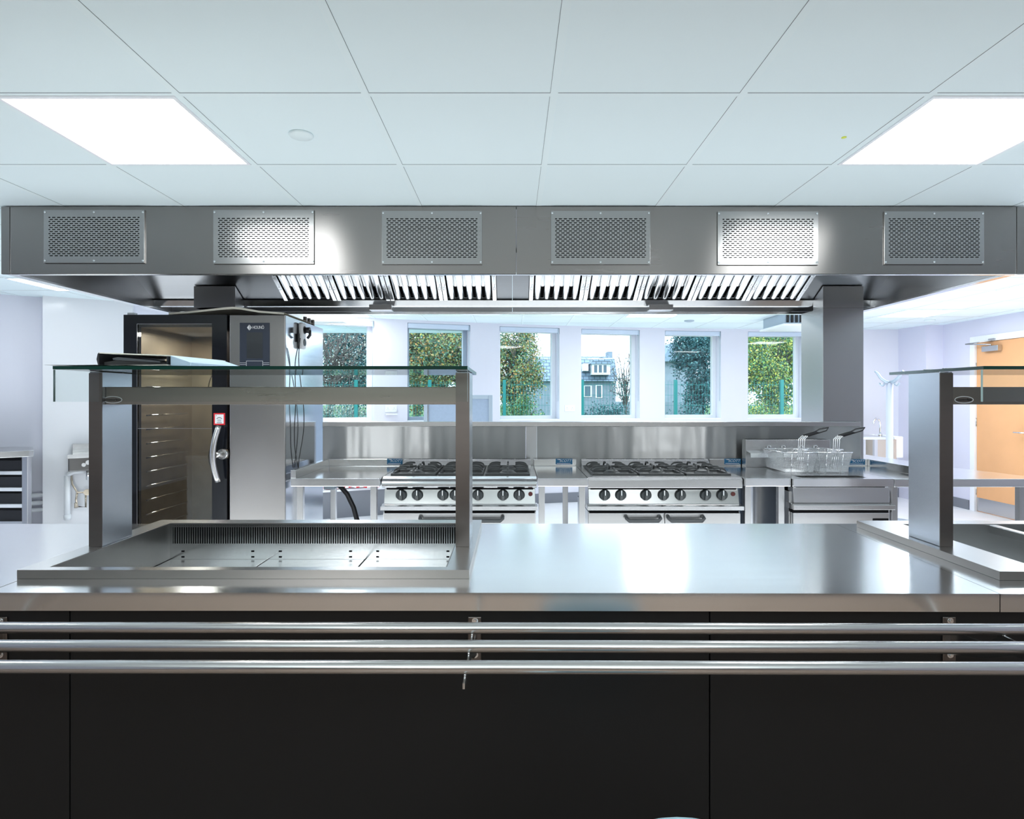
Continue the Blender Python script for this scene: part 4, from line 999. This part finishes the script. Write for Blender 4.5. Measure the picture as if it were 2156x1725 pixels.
h0, h1 = xs(1873, 8.0), xs(1892, 8.0)
m = MB(); m.box(h0, h1, 7.9, 8.35, .63, .905); m.build('bowl', M['white'], hb, .012)
m = MB(); m.tube([(h0 + .05, 8.05, .63), (h0 + .05, 8.05, .54), (h1 + .03, 8.05, .53), (h1 + .06, 8.06, .56)], .018, 8); m.build('trap', M['chrome'], hb)
m = MB(); m.lathe((4.28 * 7.2 / 7.0, 7.55, 0), [(.0, 0), (.11, 0), (.15, .12), (.17, .33), (.165, .33), (.145, .13), (.10, .02), (0, .02)], 22); tag(m.build('waste_bin', M['white_plastic']), 'round pale bin on the floor near the coat stand', 'bin')
m = MB(); m.box(xs(1894, 7.9), xs(1901, 7.9), 8.5, 8.56, .0, .9); tag(m.build('waste_stack', M['white_plastic'], None, .01), 'white vertical pipe casing in the far corner by the basin', 'pipe')
# wall sockets
for px, py, pyb, lb in ((823, 861, 872, 'white double wall socket above a small white ledge on the pier beside the oven-end windows'), (1199, 860, 0, 'white double wall socket on the pier between the third and fourth windows')):
    a = arc_hit(px); p = Vector(arc_pt(a, AR - .0005)); tdir = Vector((math.sin(a), -math.cos(a))); nd = Vector((-math.cos(a), -math.sin(a)))
    T = Matrix(((tdir.x, nd.x, 0, p.x), (tdir.y, nd.y, 0, p.y), (0, 0, 1, 0), (0, 0, 0, 1)))
    z = zs(py, p.y); so = thing('wall_socket', lb, 'socket', (p.x, p.y, z), 'wall sockets')
    m = MB(T); m.box(-.073, .073, 0, .01, z - .043, z + .043); m.build('face_plate', M['white_plastic'], so, .004)
    m = MB(T)
    for u in (-.038, .038):
        m.box(u - .003, u + .003, .0101, .0112, z + .004, z + .014); m.box(u - .014, u - .008, .0101, .0112, z - .014, z - .008); m.box(u + .008, u + .014, .0101, .0112, z - .014, z - .008)
    m.build('pin_hole', M['frame_grey'], so)
    m = MB(T); m.box(-.012, -.004, .0101, .0125, z + .020, z + .033); m.box(.004, .012, .0101, .0125, z + .020, z + .033); m.build('switch', M['white'], so)
    if pyb: m = MB(T); m.box(-.075, .075, .0, .05, z - .075, z - .058); m.build('cable_tray', M['white_plastic'], so, .004)
# framed panel standing on the sill line behind the splashback
pb = thing('display_board', 'grey-framed blue-grey board standing behind the splashback below the second window', 'board', (xs(963, 7.2), 7.2, 0))
Yb_ = 7.2; b0, b1, bz = xs(892, Yb_), xs(1037, Yb_), zs(832, Yb_)
m = MB(); w = .045
m.box(b0, b0 + w, Yb_, Yb_ + .04, .35, bz); m.box(b1 - w, b1, Yb_, Yb_ + .04, .35, bz); m.box(b0 + w, b1 - w, Yb_, Yb_ + .04, bz - w, bz); m.box(b0 + w, b1 - w, Yb_, Yb_ + .04, .35, .35 + w); m.build('frame', M['frame_grey'], pb, .006)
MB().box(b0 + w, b1 - w, Yb_ + .015, Yb_ + .03, .35 + w, bz - w).build('panel', M['board'], pb)
m = MB(); m.box(b0 + w + .002, b0 + w + .01, Yb_ + .002, Yb_ + .0145, bz - .55, bz - .12); m.build('hinge_strip', M['chrome'], pb)
for x in (b0 + .03, b1 - .03):
    m = MB(); m.tube([(x, Yb_ + .02, .35), (x, Yb_ + .02, .0)], .015, 8); m.tube([(x, Yb_ - .22, .014), (x, Yb_ + .26, .014)], .014, 8); m.build('stand_leg', M['frame_grey'], pb)
# low pipe boxing and things on it, seen under the work tables
a0, a1 = arc_hit(560), arc_hit(1000)
m = MB(); arc_strip(m, a0, a1, AR - .14, AR - .0125, .0, .31); tag(struct(m.build('trim_1', M['skirt'])), None, None)
m = MB(); arc_strip(m, a0, a1, AR - .16, AR - .0125, .3105, .335); struct(m.build('trim_2', M['white']))
rnd = random.Random(7)
ac = arc_hit(735); p = Vector(arc_pt(ac, AR - .10)); z = .336
m = MB(); n = 16
for i in range(n):
    for j in range(5):
        f_ = lambda i_, j_: (p.x - .32 + .64 * i_ / n, p.y - .20 * .9 + .315 * (p.x - .32 + .64 * i_ / n - p.x) + .03 * j_ + .09, z + .07 * math.sin(PI * i_ / n) * math.sin(PI * (j_ + .5) / 6) * (1 + .5 * math.sin(i_ * 2.3 + j_)))
        m.quad(f_(i, j), f_(i + 1, j), f_(i + 1, j + 1), f_(i, j + 1), (i * 3 + j) % 2)
tag(m.build('packaging_bag', [M['red'], M['paper']]), 'crumpled red and white plastic bag on the low white ledge under the work table', 'bag')

# ---------------------------------------------------------------- left end: open shelf unit, pipes, basin on the pier
su = thing('shelf_unit', 'stainless open shelf unit with pale strips and dark interior at the photo edge', 'shelf unit', (-4.7, 5.7, 0))
Yn = 5.43; x1 = xs(60, Yn); x0 = -5.5; zt = zs(948, Yn)
m = MB(); m.prism([(x0, 5.30), (-4.60, 5.05), (xs(71, Yn) - .02, Yn - .03), (xs(71, Yn), Yn), (xs(71, Yn) - .30, Yn + .38), (x0, Yn + .38)], zt - .055, zt); m.build('top', M['steel'], su, .003)
for x, y in ((x1 - .03, Yn + .02), (x1 - .40, Yn + .33), (x0 + .03, Yn + .02), (x0 + .03, Yn + .33)): MB().box(x - .025, x + .025, y - .025, y + .025, 0, zt - .056).build('post', M['steel_v'], su, .003)
MB().box(x0, x1 - .30, Yn + .30, Yn + .32, .05, zt - .06).build('back_panel', M['black'], su)
for i, py in enumerate((997, 1032, 1067, 1103)):
    z = zs(py, Yn); MB().box(x0 + .05, x1 - .062, Yn + .02, Yn + .05, z - .015, z + .017).build('shelf', M['white'] if i < 3 else M['steel'], su, .003)  # white boards stand in for gaps showing the pale wall
    MB().box(x0 + .05, x1 - .058, Yn + .05, Yn + .07, z + .017, z + .108).build('drawer_front', M['black'], su)
for i, (py, lb) in enumerate(((1043, 'topmost'), (1059, 'middle'), (1074, 'lowest'))):
    m = MB(); pts = [(*arc_pt(a, AR - .03), 0) for a in [arc_hit(-60) + (arc_hit(110) - arc_hit(-60)) * k / 8 for k in range(9)]]
    z = zs(py, 5.9); m.tube([(x, y, z) for x, y, _ in pts], .022, 10); tag(m.build('wall_pipe', M['white']), '%s of three white pipes along the wall beside the shelf unit' % lb, 'pipe', 'white wall pipes')
wb = thing('wash_basin', 'small stainless hand wash basin on the white wall panels, half hidden by the gantry post', 'basin', (*(p0 + pd * .28), .7))
def pv(px):                                    # distance along the pier face for a pixel column
    k = (px - CX) / F; return (k * p0.y - p0.x) / (pd.x - k * pd.y)
u0, u1 = pv(145), pv(205); Yp = 5.95
m = MB(PT); zA, zB = zs(991, Yp - .1), zs(957, Yp - .1)
m.box(u0, u1, -.26, -.002, zA, zB); m.build('bowl', M['steel_well'], wb, .01)
m = MB(PT); m.box(u0 - .006, u1, -.265, -.262, zB - .03, zB + .006); m.box(u0 - .006, u1, -.262, -.001, zB + .0005, zB + .006); m.build('rim', M['steel_bright'], wb)
m = MB(PT); m.box(u0 + .03, u1, -.012, -.0005, zB + .0065, zB + .09); m.build('splash_plate', M['steel_bright'], wb)
m = MB(PT); uc = pv(186); m.tube([(uc, -.10, zA), (uc, -.10, zA - .10)], .02, 10); m.cyl((uc, -.262, zA + .08), (0, -1, 0), .022, .02, 12); m.cyl((uc - .035, -.262, zA + .06), (0, -1, 0), .018, .02, 12); m.build('tap_knob', M['chrome'], wb)
m = MB(PT); a_ = pv(150); b_ = pv(163); z_ = zs(1000, Yp); 
m.tube([(a_, -.04, z_), (a_ + .01, -.04, z_ - .09), (b_, -.05, z_ - .17), (uc, -.05, z_ - .18)], .009, 8); m.tube([(b_, -.04, z_ - .16), (b_ - .01, -.04, z_ - .24), (b_, -.04, z_ - .31), (uc - .02, -.04, z_ - .32), (uc - .02, -.04, z_ - .20)], .009, 8); m.cyl((uc - .01, -.07, z_ - .17), (0, -1, 0), .03, .03, 12); m.cyl((b_ - .012, -.04, z_ - .32), (0, 0, 1), .014, .05, 10); m.build('supply_pipe', M['warm_metal'], wb)
m = MB(PT); a_ = pv(142); m.tube([(a_, -.05, zs(1001, Yp)), (a_, -.05, zs(1093, Yp))], .026, 14); m.tube([(a_, -.05, zs(1000, Yp)), (a_ + .05, -.06, zs(993, Yp)), (uc, -.08, zs(992, Yp))], .022, 10); m.cyl((a_, -.05, zs(1093, Yp)), (0, 0, 1), .03, .05, 14)
m.build('waste_pipe', M['white_plastic'], wb)
# corner of the wall seen between pier and oven
# ---------------------------------------------------------------- chair in front of the counter (only its top edge shows)
ch = thing('school_chair', 'pale blue plastic chair back just peeking over the lower photo edge', 'chair', (.30, .93, 0))
Yc = .93; zc_ = zs(1729, Yc); xc_ = xs(1428, Yc)
m = MB(); m.sm = True; n = 14
rows = []
for j in range(9):
    t = j / 8; hw = .15 * (1 - .0 * t); row = []
    for i in range(n + 1):
        s = -1 + 2 * i / n; crest = .055 * (1 - math.sqrt(max(0, 1 - (s * .98) ** 2 * .9)))
        row.append((xc_ + hw * s, Yc + .02 * t - .05 * s * s, zc_ - crest * (1 - t) * 1.0 - .24 * t))
    rows.append(row)
ids = [[m.V(p) for p in r] for r in rows]
for a, b in zip(ids, ids[1:]):
    for i in range(n): m.face((a[i], b[i], b[i + 1], a[i + 1]))
o = m.build('backrest', M['chair'], ch); so_ = o.modifiers.new('solid', 'SOLIDIFY'); so_.thickness = .008
zseat = zc_ - .28
m = MB(); m.sm = True; rows = []
for j in range(7):
    rows.append([(xc_ - .18 + .36 * i / 8, Yc + .01 - .36 * j / 6, zseat - .02 * math.sin(PI * i / 8) - .015 * math.sin(PI * j / 6)) for i in range(9)])
ids = [[m.V(p) for p in r] for r in rows]
for a, b in zip(ids, ids[1:]):
    for i in range(8): m.face((a[i], b[i], b[i + 1], a[i + 1]))
o = m.build('seat', M['chair'], ch); so_ = o.modifiers.new('solid', 'SOLIDIFY'); so_.thickness = .008
for sx in (-1, 1):
    MB().tube([(xc_ + sx * .15, Yc - .30, zseat - .02), (xc_ + sx * .19, Yc - .36, .002)], .010, 10).build('leg', M['steel'], ch)
    MB().tube([(xc_ + sx * .14, Yc + .012, zc_ - .20), (xc_ + sx * .15, Yc - .02, zseat - .02), (xc_ + sx * .19, Yc + .08, .002)], .010, 10).build('leg', M['steel'], ch)

# ---------------------------------------------------------------- outside the windows
m = MB(); m.box(-60, 90, 9.3, 130, -.3, -.2); struct(m.build('ground', M['grass']))
LEAF = {
    'green': leafmat('green_leaves', [(.02, .11, .07), (.06, .20, .07), (.13, .28, .07), (.04, .16, .11), (.30, .30, .08)]),
    'teal': leafmat('blue_green_leaves', [(.012, .06, .07), (.025, .11, .12), (.05, .17, .18), (.02, .09, .11), (.10, .22, .20)]),
    'autumn': leafmat('autumn_leaves', [(.03, .14, .11), (.05, .18, .12), (.20, .26, .06), (.04, .15, .12), (.48, .24, .06), (.08, .20, .13), (.36, .34, .07), (.03, .12, .12)]),
    'yellow': leafmat('yellow_green_leaves', [(.015, .09, .08), (.06, .24, .07), (.42, .48, .06), (.03, .16, .11), (.55, .52, .08), (.02, .11, .10), (.12, .30, .08)]),
    'pale': leafmat('pale_leaves', [(.10, .20, .22), (.26, .36, .32), (.42, .42, .32), (.10, .20, .24)]),
}
def tree(name, label, x, y, zc, rad, kind, n, size, seed, group='trees beyond the windows', bare=0.0, zb=-.2, clumps=46):
    R_ = random.Random(seed)
    t = thing(name, label, 'tree' if 'tree' in name else 'shrub', (x, y, zb), group)
    m = MB(); top = zc + rad[2] * .5
    m.tube([(x, y, zb), (x + R_.uniform(-.08, .08), y, (zb + zc) / 2), (x + R_.uniform(-.15, .15), y, zc)], [.09 * rad[0], .075 * rad[0], .05 * rad[0]], 7)
    tips = []
    nb = int(10 + 26 * bare)
    for i in range(nb):
        a = R_.uniform(0, 2 * PI); e = R_.uniform(.1, 1.0); st = Vector((x, y, zb + (zc - zb) * R_.uniform(.55, 1.0)))
        en = Vector((x + math.cos(a) * rad[0] * R_.uniform(.4, .95), y + math.sin(a) * rad[1] * R_.uniform(.3, .9), zc + rad[2] * R_.uniform(-.5, .95)))
        mid = st.lerp(en, .5) + Vector((R_.uniform(-.15, .15), R_.uniform(-.1, .1), R_.uniform(-.05, .25))) * rad[0]
        w = .030 * rad[0]
        m.tube([st, mid, en], [w, w * .6, w * .2], 5, cap=False); tips.append(en)
        for q_ in range(2 + int(3 * bare)):
            s2 = mid.lerp(en, R_.random()); e2 = s2 + Vector((R_.uniform(-.4, .4), R_.uniform(-.3, .3), R_.uniform(-.2, .45))) * rad[0]
            m.tube([s2, s2.lerp(e2, .5) + Vector((0, 0, .05 * rad[0])), e2], [w * .4, w * .28, w * .12], 4, cap=False); tips.append(e2)
    m.build('trunk', M['bark'], t)
    n = int(n * 4.2); size *= .46
    if n:
        m = MB(); cl = []
        for i in range(clumps):
            while True:
                p = Vector((R_.uniform(-1, 1), R_.uniform(-1, 1), R_.uniform(-1, 1)))
                if p.length < 1: break
            cl.append(Vector((x + p.x * rad[0], y + p.y * rad[1], zc + p.z * rad[2])))
        for i in range(n):
            c = R_.choice(cl); s = .27
            p = c + Vector((R_.gauss(0, s) * rad[0] * .6, R_.gauss(0, s) * rad[1] * .6, R_.gauss(0, s) * rad[2] * .6))
            u_ = Vector((R_.gauss(0, 1), R_.gauss(0, 1), R_.gauss(0, 1))).normalized(); w_ = u_.cross(Vector((R_.gauss(0, 1), R_.gauss(0, 1), R_.gauss(0, 1)))).normalized()
            z = size * R_.uniform(.6, 1.3)
            if p.z < zb + .02: p.z = zb + .02 + R_.random() * .2
            m.quad(p - u_ * z, p + w_ * z * .55, p + u_ * z, p - w_ * z * .55)
        m.build('crown', LEAF[kind], t)
    return t
def tpos(px, Y): return xs(px, Y)
Y = 15.0
tree('bare_tree', 'thin bare-branched tree outside the window nearest the oven', tpos(700, 13.5), 13.5, zs(760, 13.5), (1.0, .8, 1.3), 'pale', 500, .05, 1, bare=1.0)
tree('conifer_tree', 'dark blue-green tree filling the window nearest the oven', tpos(745, 17), 17, zs(760, 17), (1.0, .9, 1.45), 'teal', 5200, .08, 2)
tree('autumn_tree', 'large green and orange tree outside the second window from the oven', tpos(915, 15), 15, zs(750, 15), (1.15, 1.0, 1.25), 'autumn', 5600, .075, 3, bare=.7)
tree('conifer_tree', 'dark blue-green tree behind the orange one outside the second window', tpos(880, 20), 20, zs(720, 20), (1.6, 1.0, 1.9), 'teal', 4200, .10, 4)
tree('autumn_tree', 'leaning green and orange tree outside the third window, house behind it', tpos(1078, 14.5), 14.5, zs(775, 14.5), (.62, .8, 1.15), 'autumn', 4200, .065, 5, bare=.6)
tree('conifer_tree', 'dark green tree outside the fifth window beside the slate roof', tpos(1475, 15), 15, zs(760, 15), (.62, .8, 1.15), 'teal', 5000, .07, 6, bare=.3)
tree('broadleaf_tree', 'bright yellow-green tree outside the window next to the square column', tpos(1622, 14.5), 14.5, zs(770, 14.5), (.95, .8, .95), 'yellow', 6200, .065, 7, bare=.3)
tree('conifer_tree', 'dark green tree top behind the yellow-green tree', tpos(1620, 19), 19, zs(700, 19), (1.5, .9, 1.4), 'teal', 4200, .10, 8)
tree('bare_tree', 'leafless thin tree beside the house gable outside the fourth window', tpos(1318, 18), 18, zs(800, 18), (.55, .5, .9), 'pale', 160, .05, 9, bare=1.0)
for px, Yy, k, lb, sd in ((715, 13, 'pale', 'pale leafy shrub low outside the window nearest the oven', 11), (905, 13.2, 'green', 'green shrub low outside the second window from the oven', 12), (1090, 13, 'green', 'green shrub low outside the third window, below the leaning tree', 13),
                          (1245, 13.6, 'teal', 'dark shrub at the left foot of the view to the house', 14), (1300, 13.0, 'teal', 'dark shrub at the right foot of the view to the house', 15), (1440, 13.2, 'teal', 'dark shrub low outside the fifth window', 16), (1620, 13, 'yellow', 'yellow-green shrub low outside the window next to the square column', 17)):
    tree('garden_shrub', lb, tpos(px, Yy), Yy, .45 + (.12 if px in (715, 1090, 1620) else -.05), (.62, .4, .72), k, 2600, .05, sd, 'shrubs beyond the windows', clumps=30)
# mesh fence
fe = thing('mesh_fence', 'teal wire mesh fence with square posts beyond the windows', 'fence', (2, 12, -.2))
zf = zs(800, 12.0)
for px in (690 + 60, 905, 1062, 1226, 1422, 1646): 
    x = xs(px, 12.0); MB().box(x - .03, x + .03, 11.97, 12.03, -.2, zf).build('post', M['fence'], fe)
m = MB(); x = -5.0
while x < 7.5: m.quad((x, 12.03, -.15), (x + .005, 12.03, -.15), (x + .005, 12.03, zf - .03), (x, 12.03, zf - .03)); x += .06
z = -.15
while z < zf: m.quad((-5, 12.031, z), (7.5, 12.031, z), (7.5, 12.031, z + .006), (-5, 12.031, z + .006)); z += .2
m.build('wire_panel', M['fence'], fe)
# stone wall and the house
m = MB(); m.box(tpos(1190, 24), tpos(1480, 24), 24, 24.4, -.2, zs(846, 24)); tag(m.build('garden_wall', M['stone']), 'dark stone garden wall in front of the house outside the fourth window', 'garden wall')
Yh = 50.0; H = lambda px, py, dy=0: at(px, py, Yh + dy)
ho = thing('stone_house', 'blue-grey stone house with slate roof and white dormer outside the fourth window', 'house', (xs(1210, Yh), Yh + 4, -.2))
hx0, hx1 = xs(1090, Yh), xs(1296, Yh); ze = zs(803, Yh); zr = zs(745, Yh)
MB().box(hx0, hx1, Yh, Yh + 7, -.2, ze).build('wall', M['stone'], ho)
roof = plain('slate_courses', (.15, .21, .29), .7)
nt = roof.node_tree; b = nt.nodes['Principled BSDF']; tc = nt.nodes.new('ShaderNodeTexCoord'); wv = nt.nodes.new('ShaderNodeTexBrick'); wv.inputs['Scale'].default_value = 1.0; wv.inputs['Brick Width'].default_value = .45; wv.inputs['Row Height'].default_value = .28; wv.inputs['Mortar Size'].default_value = .03
wv.inputs['Color1'].default_value = (.16, .23, .31, 1); wv.inputs['Color2'].default_value = (.21, .29, .37, 1); wv.inputs['Mortar'].default_value = (.06, .09, .13, 1)
mp = nt.nodes.new('ShaderNodeMapping'); mp.inputs['Rotation'].default_value = (PI / 2, 0, 0); nt.links.new(tc.outputs['Object'], mp.inputs[0]); nt.links.new(mp.outputs[0], wv.inputs['Vector']); nt.links.new(wv.outputs['Color'], b.inputs['Base Color'])
m = MB(); m.extr([(Yh - .4, ze), (Yh + 1.0, zs(755, Yh)), (Yh + 3.0, zr), (Yh + 7.2, ze)], hx0 - .2, hx1 + .1); m.build('roof', roof, ho)
m = MB(); m.box(xs(1289, Yh), xs(1299, Yh), Yh + 2.2, Yh + 3.6, zs(765, Yh), zs(736, Yh)); m.build('chimney', M['stone'], ho)
dm = MB().box(xs(1243, Yh), xs(1281, Yh), Yh - .9, Yh + 2, zs(790, Yh), zs(768, Yh)).build('dormer', M['upvc'], ho)
m = MB(); m.sweep([(xs(1238, Yh), zs(768, Yh)), (xs(1285, Yh), zs(768, Yh)), (xs(1278, Yh), zs(759, Yh)), (xs(1262, Yh), zs(754, Yh)), (xs(1246, Yh), zs(759, Yh))], Yh - 1.1, Yh + 2); m.build('dormer_roof', roof, dm)
def hwin(x0, x1, y0, y1, off, n, par):
    w = MB().box(xs(x0, Yh), xs(x1, Yh), Yh - off - .05, Yh - off, zs(y1, Yh), zs(y0, Yh)).build('window', M['upvc'], par)
    m = MB()
    for i in range(n):
        a = x0 + (x1 - x0) * (i + .16) / n; b_ = x0 + (x1 - x0) * (i + .84) / n
        m.quad((xs(a, Yh), Yh - off - .06, zs(y1 - 1.2, Yh)), (xs(b_, Yh), Yh - off - .06, zs(y1 - 1.2, Yh)), (xs(b_, Yh), Yh - off - .06, zs(y0 + 1.2, Yh)), (xs(a, Yh), Yh - off - .06, zs(y0 + 1.2, Yh)))
    m.build('pane', M['pane_dark'], w)
hwin(1246, 1275, 769, 787, .9, 3, ho); hwin(1254, 1268, 811, 838, 0, 1, ho); hwin(1228, 1246, 812, 836, 0, 1, ho); hwin(1112, 1128, 770, 786, .6, 2, ho); hwin(1108, 1124, 812, 828, 0, 2, ho)
m = MB(); m.box(xs(1226, Yh), xs(1236, Yh), Yh - .9, Yh + 2, zs(782, Yh), zs(767, Yh)); m.build('dormer', M['upvc'], ho)
Yg = 42.0; gh = thing('slate_house', 'pale slate gable roof half behind the dark tree outside the fifth window', 'house', (xs(1420, Yg), Yg, -.2))
MB().box(xs(1392, Yg), xs(1455, Yg), Yg, Yg + 6, -.2, zs(762, Yg)).build('wall', M['stone'], gh)
m = MB(); m.sweep([(xs(1388, Yg), zs(762, Yg)), (xs(1459, Yg), zs(762, Yg)), (xs(1436, Yg), zs(726, Yg)), (xs(1414, Yg), zs(722, Yg))], Yg - .4, Yg + 6); m.build('roof', M['slate'], gh)

# ---------------------------------------------------------------- daylight, added fill lamps and rendering
w = bpy.data.worlds.new('overcast_sky'); sc.world = w; w.use_nodes = True; nt = w.node_tree; bg = nt.nodes['Background']
sky = nt.nodes.new('ShaderNodeTexSky'); sky.sky_type = 'HOSEK_WILKIE'; sky.turbidity = 9; sky.ground_albedo = .4; sky.sun_direction = (.2, -.6, .75)
mx = nt.nodes.new('ShaderNodeMix'); mx.data_type = 'RGBA'; mx.inputs[0].default_value = .12; mx.inputs[6].default_value = (.80, .90, 1.0, 1)
nt.links.new(sky.outputs[0], mx.inputs[7]); nt.links.new(mx.outputs[2], bg.inputs[0]); bg.inputs[1].default_value = 3.0
sun = bpy.data.lights.new('sun', 'SUN'); so = bpy.data.objects.new('sun', sun); COL.objects.link(so); sun.energy = 1.2; sun.angle = .35; sun.color = (1, .97, .9)
so.rotation_euler = (math.radians(48), 0, math.radians(18))
def lamp(name, loc, rot, sx, sy, power, col=(.93, .985, 1.0)):
    l = bpy.data.lights.new(name, 'AREA'); l.shape = 'RECTANGLE'; l.size = sx; l.size_y = sy; l.energy = power; l.color = col
    o = bpy.data.objects.new(name, l); COL.objects.link(o); o.location = loc; o.rotation_euler = rot; return o
lamp('hall_fill', (0, -2.0, 1.0), (PI, 0, 0), 6.0, 2.5, 128)  # added fill behind the camera, brightens the ceiling
lamp('aisle_uplight', (0, 2.85, .35), (PI, 0, 0), 5.0, .7, 26)  # added fill hidden behind the counter, lights hood and ceiling
lamp('window_aisle_uplight', (.5, 5.9, .02), (PI, 0, 0), 6.0, 1.5, 34)  # added fill on the floor, lifts the window side
lamp('door_end_fill', (4.6, 5.3, .02), (PI, 0, 0), 1.2, 2.2, 20)  # added unseen fill, lifts the door end
lamp('shelf_end_fill', (-3.4, 4.4, .02), (PI, 0, 0), 1.2, 1.6, 12)  # added unseen fill for the walls by the shelf unit
lamp('oven_fill_lamp', (-1.95, 3.90, 1.80), (0, 0, 0), .25, .25, 7.0, (1, .93, .85))  # unseen lamp added to brighten the dark cavity
sc.view_settings.view_transform = 'Standard'; sc.view_settings.look = 'None'; sc.view_settings.exposure = 0.55
cy = sc.cycles
cy.max_bounces = 14; cy.diffuse_bounces = 7; cy.glossy_bounces = 6; cy.transparent_max_bounces = 16; cy.transmission_bounces = 6
cy.sample_clamp_indirect = 6; cy.caustics_reflective = False; cy.caustics_refractive = False
cy.use_denoising = True
